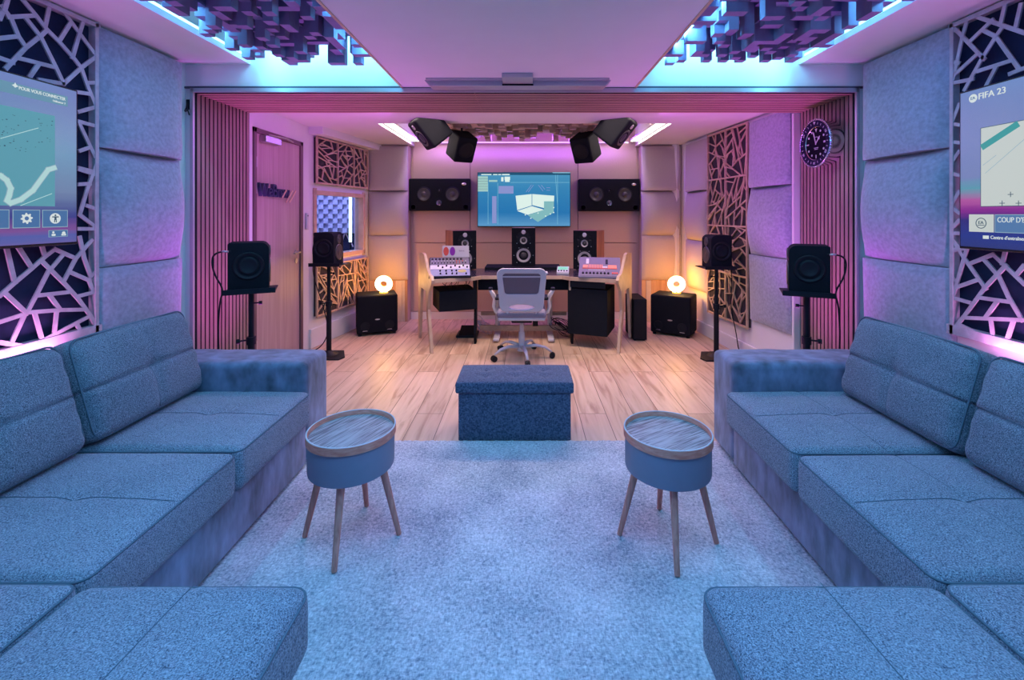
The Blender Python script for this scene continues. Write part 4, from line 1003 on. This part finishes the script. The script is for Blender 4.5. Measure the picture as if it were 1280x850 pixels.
def driver(par, x, z, r, m, depth=.03, y=0, ringm=None, n=36):
    bm = lathe(BM(), [(r*1.12, 0), (r*1.10, .006), (r, .008), (r*.96, .004)], n, at(x, y, z) @ FACE, cap=False); d = obj('driver', bm, ringm or M['black'], par, smooth=True)
    bm = lathe(BM(), [(r*.97, .004), (r*.90, .009), (r*.84, .004), (r*.42, -depth+.03)], n, at(x, y, z) @ FACE, cap=False); obj('cone', bm, m, d, smooth=True)
    bm = lathe(BM(), [(r*.42, .002), (r*.30, .012), (0, .016)], n, at(x, y, z) @ FACE, cap=False); obj('dust_cap', bm, M['cone'], d, smooth=True)
for s, side, x in ((-1, 'left', -1.125), (1, 'right', 1.113)):
    t = thing('wall_monitor', 'wide black wall monitor with two woofers, %s of the wall screen' % side, 'speaker', (x, 6.085, 1.66 if s < 0 else 1.655), 0, 'wide wall monitors')
    w, h = .80, .425
    obj('cabinet', rbox(w/2, .05, h/2, .010, (4, 2, 4)), M['blackmat'], t, smooth=False, auto=40, loc=(0, -.04, 0))
    for q in (-.205, .17): driver(t, q if s < 0 else q+.035, .005, .088, M['cone'], .03, -.09)
    driver(t, -.005 if s < 0 else 0, -.105, .034, M['chrome'], .03, -.09)
    driver(t, .0, .06, .026, M['black'], .03, -.09)
    for q in (-1, 1): bm = lathe(BM(), [(.040, 0), (.036, .003), (.032, 0), (0, 0)], 20, at(q*.345, -.09, -.165) @ FACE, cap=False); obj('bass_port', bm, M['black'], t, smooth=True)
    bm = lathe(BM(), [(.030, 0), (.028, .003), (0, .003)], 20, at(.325, -.09, .14) @ FACE @ Matrix.Diagonal((1, .6, 1, 1)), cap=False); obj('badge', bm, M['steel'], t, smooth=True)

def monitor(label, x, y, z, rz, hood=True):
    t = thing('studio_monitor', label, 'speaker', (x, y, z), R(rz), 'three-way studio monitors behind the desk')
    w, h, dp = .285, .455, .32
    obj('cabinet', bx(-w/2, w/2, .012, dp, 0, h), M['walnut'], t, bevel=.003)
    obj('front_baffle', bx(-w/2, w/2, 0, .012, 0, h), M['blackmat'], t, bevel=.003)
    driver(t, 0, .125, .088, M['conegrey'], .035)
    bm = plate2d([circ(.087, 32, 0, .33, 1.0)], .004); obj('driver_plate', bm, M['black'], t, loc=(0, -.003, 0))
    driver(t, 0, .305, .046, M['conegrey'], .032, -.005)
    bm = lathe(BM(), [(.026, 0), (.026, .006), (.022, .009), (.012, .006), (0, .010)], 24, at(0, -.005, .405) @ FACE, cap=False); obj('tweeter', bm, M['chairgrey'], t, smooth=True)
    for sx in (-1, 1): bm = lathe(BM(), [(.016, .006), (.013, .003), (0, .003)], 16, at(sx*.075, -.004, .355) @ FACE, cap=False); obj('bass_port', bm, M['black'], t, smooth=True)
    for (sx, sz) in ((-.08, .04), (.08, .04), (-.115, .125), (.115, .125), (-.055, .215), (.055, .215), (-.08, .27), (.08, .27)): bm = lathe(BM(), [(.006, 0), (.004, .003), (0, .003)], 8, at(sx, -.003, sz) @ FACE, cap=False); obj('screw', bm, M['steel'], t)
    return t
monitor('walnut studio monitor behind the left end of the mixing desk', -.70, 5.32, .755, 26)
monitor('walnut studio monitor in the middle, under the wall screen', -.015, 5.48, .782, 0)
monitor('walnut studio monitor behind the right end of the mixing desk', .70, 5.32, .755, -26)

# ================================================================== ceiling speakers
def ceil_speaker(label, p, rz, tilt, size, s):
    t = thing('ceiling_speaker', label, 'speaker', (p.x, p.y, p.z), 0, 'black speakers hung from the ceiling')
    w, h, dp = size
    Rm = Matrix.Rotation(R(rz), 4, 'Z') @ Matrix.Rotation(R(tilt), 4, 'X')
    o = obj('cabinet', rbox(w/2, dp/2, h/2, .025, (3, 3, 3)), M['blackmat'], t, smooth=True); o.matrix_local = Rm
    bm = lathe(BM(), [(.088, 0), (.086, .008), (.076, .004), (.06, -.002), (.03, .004), (0, .008)], 32, at(0, -dp/2, -h*.08) @ FACE, cap=False); c = obj('driver', bm, M['cone'], t, smooth=True); c.matrix_local = Rm
    bm = lathe(BM(), [(.026, 0), (.024, .005), (0, .007)], 20, at(0, -dp/2, h*.32) @ FACE, cap=False); c = obj('tweeter', bm, M['steel'], t, smooth=True); c.matrix_local = Rm
    bm = lathe(BM(), [(.092, 0), (.090, .008), (.07, .002), (.05, .005), (0, .004)], 32, at(0, dp/2, 0) @ Matrix.Rotation(R(-90), 4, 'X'), cap=False); c = obj('radiator', bm, M['black'], t, smooth=True); c.matrix_local = Rm
    top = ZR2-p.z if p.y < RY0 else 2.505-p.z
    bm = tube(BM(), [(0, 0, 0), (0, 0, top)], .012, 10); tube(bm, [(0, 0, top-.012), (0, 0, top)], .04, 16); obj('ceiling_mount', bm, M['black'], t, auto=40)
    return t
ceil_speaker('black speaker hung at the left front of the ceiling recess', P(538, 161, 4.45), -60, 40, (.24, .32, .26), -1)
ceil_speaker('black speaker hung at the left rear of the ceiling recess', P(577, 183, 5.15), 215, -28, (.24, .30, .26), -1)
ceil_speaker('black speaker hung at the right front of the ceiling recess', P(769, 160, 4.45), 60, 40, (.24, .32, .26), 1)
ceil_speaker('black speaker hung at the right rear of the ceiling recess', P(732, 184, 5.15), 145, -28, (.24, .30, .26), 1)

# ================================================================== mixing desk
DX = -.012
t = desk = thing('mixing_desk', 'curved dark-topped studio desk with pale wood edges and sloping side racks', 'desk', (DX, 4.9, 0))
top = [(-.90, -.31), (-.52, -.12), (-.46, -.03), (.42, -.03), (.48, -.12), (.93, -.31), (1.12, .22), (.95, .62), (-.98, .62), (-1.13, .22)]
obj('desktop', prism(BM(), top, 'z', .722, .745), M['desktop'], t, bevel=.002)
inner = [(-.895, -.318), (-.52, -.128), (-.455, -.038), (.415, -.038), (.48, -.128), (.925, -.318)]
bm = BM(); 
for a, b in zip(inner, inner[1:]): bar2d(bm, a, b, .014, lambda x, d, y: Vector((x, y, d)), .708, .7455)
obj('desk_edge', bm, M['deskwood'], t)
# side panels with their swept profile
prof = [(.0, 0), (.045, 0), (.20, .35), (.24, .60), (.46, .60), (.56, .02), (.62, .02), (.60, .97), (.40, .985), (.32, .97), (.17, .83), (.10, .79), (.0, .775), (-.03, .74), (-.02, .70), (.08, .62), (.13, .42), (.06, .20)]
for s, nm in ((-1, 'side_panel'), (1, 'side_panel')):
    bm = BM(); o0 = Vector((s*.905-(.0 if s < 0 else -.03), -.325, 0)); dr = Vector((s*.25, .545, 0)).normalized(); nn = Vector((s*dr.y, -s*dr.x, 0))*.028
    A = [bm.verts.new(o0+dr*a+Vector((0, 0, z))) for a, z in prof]; B = [bm.verts.new(o0+dr*a+nn+Vector((0, 0, z))) for a, z in prof]
    bm.faces.new(A); bm.faces.new(B[::-1])
    for i in range(len(A)): j = (i+1) % len(A); bm.faces.new((A[i], A[j], B[j], B[i]))
    obj(nm, bm, M['deskwood'], t)
    # black rack under the wing and its inner leg
    T = at(s*.72, -.03, 0) @ Matrix.Rotation(R(s*-21), 4, 'Z')
    if s < 0: bm = box(BM(), -.20, .20, -.10, .30, .39, .60, T)
    else: bm = box(BM(), -.22, .20, -.14, .30, .14, .62, T)
    obj('under_rack', bm, M['blackmat'], t, bevel=.004)
    if s > 0: obj('rack_unit', box(BM(), -.20, .18, -.148, -.14, .635, .70, T), M['black'], t)
    bm = prism(BM(), [(-.10, .72), (.16, .72), (.14, .3), (.12, .0), (.02, .0), (-.02, .12), (.02, .35)], 'x', s*.525-.012, s*.525+.012); obj('inner_leg', bm, M['blackmat'], t, bevel=.002)
obj('modesty_panel', bx(-.50, .50, .06, .08, .575, .715), M['blackmat'], t)
obj('front_post', bx(.478, .498, -.10, -.08, .60, .72), M['deskwood'], t)
obj('monitor_shelf', bx(-.98, .95, .38, .80, .745, .780), M['blackmat'], t, bevel=.002) if False else obj('monitor_shelf', bx(-.46, .44, .45, .80, .7455, .778), M['blackmat'], t, bevel=.002)
for sx in (-1, 1):
    obj('rear_bracket', bx(sx*.78-.15, sx*.78+.15, .40, .72, .7455, .752), M['blackmat'], t)
    bm = tube(BM(), [(sx*.30, .33, .72), (sx*.30, .33, .08)], .028, 4); obj('leg', bm, M['chairgrey'], t)
    bm = rbox(.035, .20, .018, .014, (2, 6, 2)); o = obj('foot', bm, M['chairgrey'], t, smooth=True, loc=(sx*.30, .25, .03))
obj('floor_bar', bx(-.50, .50, .30, .34, .07, .13), M['deskwood'], t)
obj('floor_bar', bx(-.50, .50, .42, .45, .22, .26), M['deskwood'], t)
# hanging cables behind the left rack
rnd = random.Random(21)
for i in range(9):
    x = -.86+i*.035; cable(t, [(x, .02, .71), (x+rnd.uniform(-.04, .04), .0, .66), (x+rnd.uniform(-.06, .06), .03, .63), (x+rnd.uniform(-.05, .05), .05, .58)], .003)
# loose cables and things on the floor below
for (cx, cy, m_, label, n_, rad) in ((-.47, .38, 'chairgrey', 'tangle of white cables on the floor under the left of the desk', 8, .09), (.43, .30, 'black', 'coil of black cables on the floor under the right of the desk', 9, .11)):
    bm = BM()
    for i in range(n_):
        ph = rnd.uniform(0, 6); r1 = rad*rnd.uniform(.6, 1.25); r2 = rad*rnd.uniform(.4, 1.1); ox, oz = rnd.uniform(-.03, .03), rnd.uniform(-.03, .05)
        tube(bm, [(ox+r1*math.cos(a/20*2*math.pi+ph), .5*r2*math.sin(a/20*2*math.pi)+rnd.uniform(-.004, .004), max(.006, .10+oz+r2*math.sin(a/20*2*math.pi+ph*.7))) for a in range(20)], .004, 6, closed=True)
    o = obj('cable_tangle', bm, M[m_], loc=(cx+DX, 4.9+cy, 0), smooth=True); tag(o, label, 'cables', kind='stuff')
t2 = thing('foot_pedal', 'black pedal on the floor under the left wing of the desk', 'pedal', (-.66, 5.25, 0))
obj('pedal_base', bx(-.12, .12, -.10, .14, 0, .03), M['black'], t2, bevel=.008); obj('pedal_plate', prism(BM(), [(-.10, .03), (.14, .03), (.14, .09)], 'x', -.09, .09), M['blackmat'], t2, bevel=.004)
t2 = thing('computer_tower', 'black computer tower on the floor right of the desk', 'computer', (1.275, 5.05, 0))
obj('case', bx(-.075, .075, -.02, .38, .012, .46), M['blackmat'], t2, bevel=.006); obj('front_panel', bx(-.07, .07, -.028, -.02, .02, .45), M['black'], t2, bevel=.004)
for (fx, fy) in ((-.05, .02), (.05, .02), (-.05, .34), (.05, .34)): obj('foot', lathe(BM(), [(.014, 0), (.014, .013)], 10, at(fx, fy, 0)), M['black'], t2)
# power strip seen under the chair
t2 = thing('power_adapter', 'small black power adapter hanging by the floor bar behind the office chair', 'adapter', (.12, 5.18, .131))
obj('adapter_body', bx(-.03, .03, -.02, .03, 0, .08), M['black'], t2, bevel=.006); cable(t2, [(0, .01, .08), (-.03, .02, .13), (-.15, .03, .12), (-.3, .03, .10)], .004)

# sloping racks on the desk
def rack(label, s, ox, oy, wbot, wtop):
    """front face from (y .0, z .0) up to (y .30, z .185), in the desk's wing"""
    t = thing('sloping_rack', label, 'equipment rack', (ox, oy, .7455), R(s*-10), 'sloping racks on the desk')
    H_, D_ = .185, .30; ang = math.atan2(H_-.015, D_)
    bm = BM(); v = [(-wbot/2, 0, 0), (wbot/2, 0, 0), (wbot/2, D_+.02, 0), (-wbot/2, D_+.02, 0), (-wbot/2, 0, .015), (wbot/2, 0, .015), (wbot/2, D_, H_), (-wbot/2, D_, H_), (wbot/2, D_+.02, H_), (-wbot/2, D_+.02, H_)]
    V = [bm.verts.new(p) for p in v]
    for f in ((0, 1, 5, 4), (4, 5, 6, 7), (7, 6, 8, 9), (9, 8, 2, 3), (0, 3, 2, 1), (1, 2, 8, 6, 5), (0, 4, 7, 9, 3)): bm.faces.new([V[i] for i in f])
    obj('housing', bm, M['panelviolet'] if s > 0 else M['blackmat'], t)
    L = math.hypot(D_, H_-.015)
    T = at(0, 0, .015) @ Matrix.Rotation(ang, 4, 'X')      # local x across, y up the slope, z out of the face
    return t, T, L
def knob(par, T, x, y, r=.009, h=.016, m='black'):
    return obj('knob', lathe(BM(), [(r, 0), (r*.85, h), (0, h)], 12, T @ at(x, y, .003), cap=False), M[m], par, auto=40)
t, T, L = rack('sloping rack of blue and white outboard units on the left of the desk', -1, -.765, 4.66, .43, .43)
rows = ((.015, .125, 'panelblue'), (.13, .205, 'panelwhite'), (.21, .335, 'panelviolet'))
pan = []
for a, b, m_ in rows: pan.append(obj('faceplate', box(BM(), -.205, .205, a, b, 0, .004, T), M[m_], t))
for x in (-.10, -.04, .02, .065): knob(pan[0], T, x, .095); knob(pan[0], T, x+.003, .045)
knob(pan[0], T, .165, .04)
bm = lathe(BM(), [(.045, 0), (.045, .004), (0, .005)], 24, T @ at(.125, .09, .004) @ Matrix.Diagonal((1, .5, 1, 1)), cap=False); obj('meter', bm, emis('meter_glow', (.85, .60, .20), .8), pan[0])
for i, x in enumerate((-.12, -.075, -.035, .01, .055, .10, .14, .18)): knob(pan[1], T, x, .155+.025*(i % 2 == 0))
for i in range(12): knob(pan[2], T, -.185+i*.032, .235, .006, .01, 'red' if i in (8, 9) else 'black'); knob(pan[2], T, -.185+i*.032, .27, .006, .01, 'red' if i in (8, 9, 10) else 'chairgrey')
for i in range(9): obj('socket', box(BM(), -.195+i*.038, -.172+i*.038, .295, .322, .004, .008, T), M['black'], pan[2])
t, T, L = rack('sloping grey-violet fader console on the right of the desk', 1, .765, 4.66, .43, .43)
fp = obj('faceplate', box(BM(), -.205, .205, .015, .33, 0, .003, T), M['panelviolet'], t)
obj('fader_bank', box(BM(), -.175, -.125, .15, .20, .003, .006, T), M['orange'], fp); obj('fader_bank', box(BM(), .085, .175, .145, .20, .003, .006, T), M['orange'], fp); obj('fader_bank', box(BM(), .02, .08, .15, .175, .003, .006, T), M['panelwhite'], fp)
for i in range(9): x = -.115+i*.017; f = obj('fader', box(BM(), x, x+.009, .145, .205, .003, .008, T), M['orange'], fp); 
obj('red_strip', box(BM(), -.18, .18, .132, .142, .003, .006, T), M['red'], fp)  # plain red strip below the faders
for i in range(11): obj('button', box(BM(), -.115+i*.016, -.107+i*.016, .105, .115, .003, .007, T), M['panelwhite'], fp)
for i in range(8): knob(fp, T, -.17+i*.037, .055, .012, .012)
for i in range(3): obj('button', box(BM(), .125+i*.022, .142+i*.022, .045, .070, .003, .010, T), M['red'], fp)
obj('label_plate', box(BM(), -.145, -.115, .22, .315, .003, .006, T), M['panelwhite'], fp); obj('label_plate', box(BM(), .06, .085, .22, .30, .003, .007, T), M['black'], fp)
# greeting-card sized box on the left rack
t = thing('printed_card', 'white card with red and purple ovals standing on the left rack of the desk', 'card', (-.755, 4.978, .932))
obj('card', bx(-.145, .145, -.004, .004, 0, .125), M['panelwhite'], t)
for cx, m_, nm in ((-.105, 'red', 'printed_oval'), (-.035, 'purple', 'printed_oval')):
    if m_ == 'purple' and 'purple' not in M: M['purple'] = mat('purple_print', (.22, .02, .35), .5)
    obj(nm, plate2d([circ(.048, 28, cx, .065, .62)], .001), M[m_], t, loc=(0, -.0048, 0))
o = obj('printed_text', text_bm('Before', .022), mat('grey_ink', (.15, .12, .18), .6), t); o.location = (.035, -.005, .07)
# small controller with a lit display, and the mouse
t = thing('desk_controller', 'small silver controller with a green lit display on the desk', 'controller', (.42, 5.02, .7455), R(-8))
obj('body', prism(BM(), [(-.06, 0), (.07, 0), (.07, .075), (-.06, .025)], 'x', -.065, .065), M['panelwhite'], t, bevel=.003)
T = at(0, -.06, .025) @ Matrix.Rotation(math.atan2(.05, .13), 4, 'X')
obj('display', box(BM(), -.055, .055, .055, .125, 0, .002, T), emis('green_display', (.25, .75, .5), 1.2), t)
for i in range(4): knob(t, T, -.045+i*.03, .025, .009, .008)
t = thing('computer_mouse', 'small white mouse on the desk behind the office chair', 'mouse', (.225, 4.99, .7455))
obj('body', rbox(.028, .050, .014, .013, (4, 6, 2)), M['panelwhite'], t, smooth=True, loc=(0, 0, .014)); obj('wheel', tube(BM(), [(-.004, -.025, .027), (.004, -.025, .027)], .006, 12), M['black'], t)

# ================================================================== office chair
t = thing('office_chair', 'pale grey mesh-backed office chair on castors before the mixing desk', 'chair', (-.03, 4.47, 0))
def bend(bm, k=.9):
    for v in bm.verts: v.co.y += k*v.co.x**2*-1.0 - .12*((v.co.z-.45)**1.5 if v.co.z > .45 else 0)*.0
    return bm
outer = rrect(.40, .40, .055, 0, .695, 6, .225); hole = rrect(.33, .205, .035, 0, .755, 6, .183)
lower = [(.125*math.cos(2*math.pi*i/32), .535+.030*math.sin(2*math.pi*i/32)) for i in range(32)]
bm = plate2d([outer, hole, lower], .022, .006)
bmesh.ops.subdivide_edges(bm, edges=[e for e in bm.edges if e.calc_length() > .08], cuts=4, use_grid_fill=True)
for v in bm.verts: v.co.y += .35*(v.co.x**2)*0 - .10*(v.co.z-.5)
obj('back_frame', bm, M['chairgrey'], t, auto=50, loc=(0, -.215, 0))
bm = bx(-.175, .175, -.002, .002, .65, .86)
for v in bm.verts: v.co.y -= .10*(v.co.z-.5)
bk = obj('back_mesh', bm, M['mesh'], t, loc=(0, -.215, 0))
bm = bx(-.175, .175, -.006, .006, .815, .827); [setattr(v.co, 'y', v.co.y-.10*(v.co.z-.5)) for v in bm.verts]; obj('lumbar_bar', bm, M['chairgrey'], t, loc=(0, -.215, 0))
obj('seat', rbox(.235, .225, .038, .034, (10, 10, 2), seat_fn(.235, .225, .038, .02)), M['seatfab'], t, smooth=True, loc=(0, .02, .455))
obj('seat_shell', rbox(.225, .215, .02, .018, (8, 8, 2)), M['chairgrey'], t, smooth=True, loc=(0, .02, .415))
for s in (-1, 1):
    obj('armrest_post', tube(BM(), [(s*.19, .03, .40), (s*.255, .02, .44), (s*.275, .0, .50), (s*.262, -.03, .575), (s*.275, -.06, .62), (s*.300, -.10, .672)], [.014, .018, .018, .019, .022, .016], 12), M['chairwhite'], t, smooth=True)
    obj('armrest_pad', rbox(.066, .10, .014, .012, (4, 8, 2)), M['black'], t, smooth=True, loc=(s*.190, .0, .588))
    obj('armrest_tip', rbox(.020, .03, .012, .010, (2, 3, 2)), M['black'], t, smooth=True, loc=(s*.300, -.09, .686))
    obj('back_bracket', tube(BM(), [(s*.07, .02, .40), (s*.12, -.17, .42), (s*.14, -.205, .50)], .013, 10), M['chairgrey'], t, smooth=True)
obj('mechanism', bx(-.10, .10, -.10, .12, .355, .397), M['black'], t, bevel=.01)
obj('gas_lift', tube(BM(), [(0, 0, .09), (0, 0, .25), (0, 0, .2501), (0, 0, .36)], [.032, .030, .020, .020], 18), M['chairgrey'], t, auto=40)
obj('hub', lathe(BM(), [(.045, .065), (.048, .10), (.03, .125)], 20), M['chairgrey'], t, auto=40)
for k in range(5):
    a = R(-79+72*k); c, s_ = math.cos(a), math.sin(a)
    obj('base_arm', tube(BM(), [(.03*c, .03*s_, .105), (.14*c, .14*s_, .12), (.23*c, .23*s_, .105), (.295*c, .295*s_, .062)], [.022, .020, .016, .012], 12, sq=.8), M['chairgrey'], t, smooth=True)
    bm = BM()
    for w_ in (-.012, .012): tube(bm, [(.30*c-s_*w_-s_*.008, .30*s_+c*w_+c*.008, .028), (.30*c-s_*w_+s_*.008, .30*s_+c*w_-c*.008, .028)], .028, 16)
    obj('castor', bm, M['black'], t, auto=40)

# ================================================================== clock on the right jamb
t = thing('wall_clock', 'round steel wall clock with a dark dial on the right slatted jamb', 'clock', (2.249, 3.365, 1.925), R(-90))
obj('case', lathe(BM(), [(.163, 0), (.163, .02), (.166, .08), (.172, .095), (.176, .100), (.170, .108), (.158, .108)], 60, FACE, cap=False), M['chrome'], t, auto=40)
bm = BM()
for i in range(60): a = 2*math.pi*i/60; box(bm, -.004, .004, -.107, -.097, .172, .181, Matrix.Rotation(a, 4, 'Y'))
obj('bezel_teeth', bm, M['chrome'], t)
bzm = mat('dark_blue_bezel', (.008, .010, .04), .6, spec=.12); 
bz = obj('bezel', lathe(BM(), [(.170, .106), (.168, .110), (.125, .106), (.123, .10)], 60, FACE, cap=False), bzm, t, auto=40)
obj('dial', lathe(BM(), [(.130, .094), (0, .094)], 60, FACE, cap=False), mat('black_dial', (.004, .005, .012), .7, spec=.08), t)
obj('dial_rim', lathe(BM(), [(.128, .1005), (.122, .1005), (.120, .095)], 60, FACE, cap=False), M['chrome'], t, smooth=True)
ink = mat('luminous_marker', (.62, .62, .70), .5)
dm = [c for c in kids(t) if c.name.startswith('dial')][0]
for i in range(12):
    a = R(30*i); cx, cz = .098*math.sin(a), .098*math.cos(a)
    if i == 0: bm = plate2d([[(-.012, .108), (.012, .108), (0, .082)]], .001)
    elif i in (6, 9): bm = plate2d([rrect(.010, .026, .002, 0, 0)], .001); bm.transform(Matrix.Rotation(a, 4, 'Y')); bm.transform(at(cx, 0, cz))
    elif i == 3: bm = plate2d([rrect(.020, .014, .002, cx-.004, cz)], .001)
    else: bm = plate2d([circ(.0085, 16, cx, cz)], .001)
    obj('hour_marker', bm, ink, dm, loc=(0, -.096, 0))
for i, s_ in enumerate(('', '10', '20', '30', '40', '50')):
    a = R(60*i); r = .146
    if s_:
        bm = text_bm(s_, .026, align='CENTER'); bm.transform(Matrix.Rotation(a, 4, 'Y')); bm.transform(at(r*math.sin(a), 0, r*math.cos(a)))
    else: bm = plate2d([[(-.013, .158), (.013, .158), (0, .136)]], .001)
    obj('bezel_number', bm, ink, bz, loc=(0, -.1095, 0))
for i in range(24):
    if i % 4: a = R(15*i); bm = bx(-.0016, .0016, -.0005, .0005, .138, .154); bm.transform(Matrix.Rotation(a, 4, 'Y')); obj('bezel_tick', bm, ink, bz, loc=(0, -.1095, 0))
def hand(name, a, pts, y): bm = plate2d([pts], .001); bm.transform(Matrix.Rotation(R(a), 4, 'Y')); return obj(name, bm, ink, t, loc=(0, y, 0))
hand('minute_hand', -18, [(-.004, -.01), (.004, -.01), (.006, .08), (0, .095), (-.006, .08)], -.099)
hand('hour_hand', 42, [(-.004, -.01), (.004, -.01), (.004, .035), (.012, .045), (0, .068), (-.012, .045), (-.004, .035)], -.0975)
for w_, zz in ((.05, -.035), (.04, -.045), (.03, .045)): obj('dial_print', bx(-w_/2, w_/2, -.0955, -.095, zz, zz+.004), ink, dm)

# ================================================================== wall bits
t = thing('door_sign', 'dark raised lettering with gold slashes on the pale door', 'sign', (-2.249, 4.10, 1.60), R(90))
bm = text_bm('WeBrew', .165, ext=.014, align='CENTER', sx=.82); obj('lettering', bm, mat('dark_blue_letters', (.03, .04, .10), .4), t, loc=(-.04, -.014, .005))
gold = mat('pale_gold', (.85, .60, .42), .3, .3)
for x, z_, l_ in ((.10, -.01, .07), (.19, -.03, .12), (.25, -.03, .12)): bm = BM(); bar2d(bm, (x-l_*.45, z_-l_*.45), (x+l_*.45, z_+l_*.45), .014, lambda a, d, z: Vector((a, d, z)), -.034, -.029); obj('slash', bm, gold, t)
t = thing('wall_controller', 'slim white remote holder on the white wall right of the door', 'remote', (-2.249, 4.68, 1.33), R(90))
obj('body', rbox(.022, .010, .085, .008, (2, 2, 6)), M['panelwhite'], t, smooth=True, loc=(0, -.010, 0)); obj('button', bx(-.008, .008, -.0215, -.020, .05, .062), M['black'], t)
for s, side, yy in ((-1, 'left', 3.085), (1, 'right', 3.085)):
    if s < 0:
        t = thing('cable_clip', 'small dark bundle of cable hooked on the trim left of the opening', 'cable clip', (-2.285, 3.095, 2.13))
        obj('hook', bx(-.012, .012, -.01, 0, -.02, .05), M['black'], t, bevel=.003)
        cable(t, [(0, -.02, .04), (.015, -.03, .0), (-.01, -.03, -.04), (.018, -.03, -.03), (.0, -.03, .02), (.02, -.02, -.06)], .004)
t = thing('booth_tube_light', 'glowing vertical tube light inside the booth behind the window', 'light', (-2.53, 6.60, 1.0))
obj('tube', tube(BM(), [(0, 0, 0), (0, 0, .95)], .02, 12), emis('booth_tube', (.55, .9, 1), 6), t, smooth=True)
obj('tube_base', lathe(BM(), [(.09, -1.0), (.09, -.985), (.012, -.98), (.012, 0)], 20), M['black'], t, auto=40)
bm = BM(); pts = [(-.30+.012*i, .03*math.sin(i*1.1)) for i in range(48)]
for a, b in zip(pts, pts[1:]): v = [bm.verts.new((a[0], a[1], 0)), bm.verts.new((b[0], b[1], 0)), bm.verts.new((b[0], b[1], 2.3)), bm.verts.new((a[0], a[1], 2.3))]; bm.faces.new(v)
bmesh.ops.remove_doubles(bm, verts=bm.verts, dist=1e-4)
o = obj('booth_curtain', bm, M['curtain'], loc=(-2.20, 6.93, 0.0), smooth=True); o.modifiers.new('s', 'SOLIDIFY').thickness = .006
tag(o, 'lilac curtain at the far side of the booth behind the window', 'curtain')
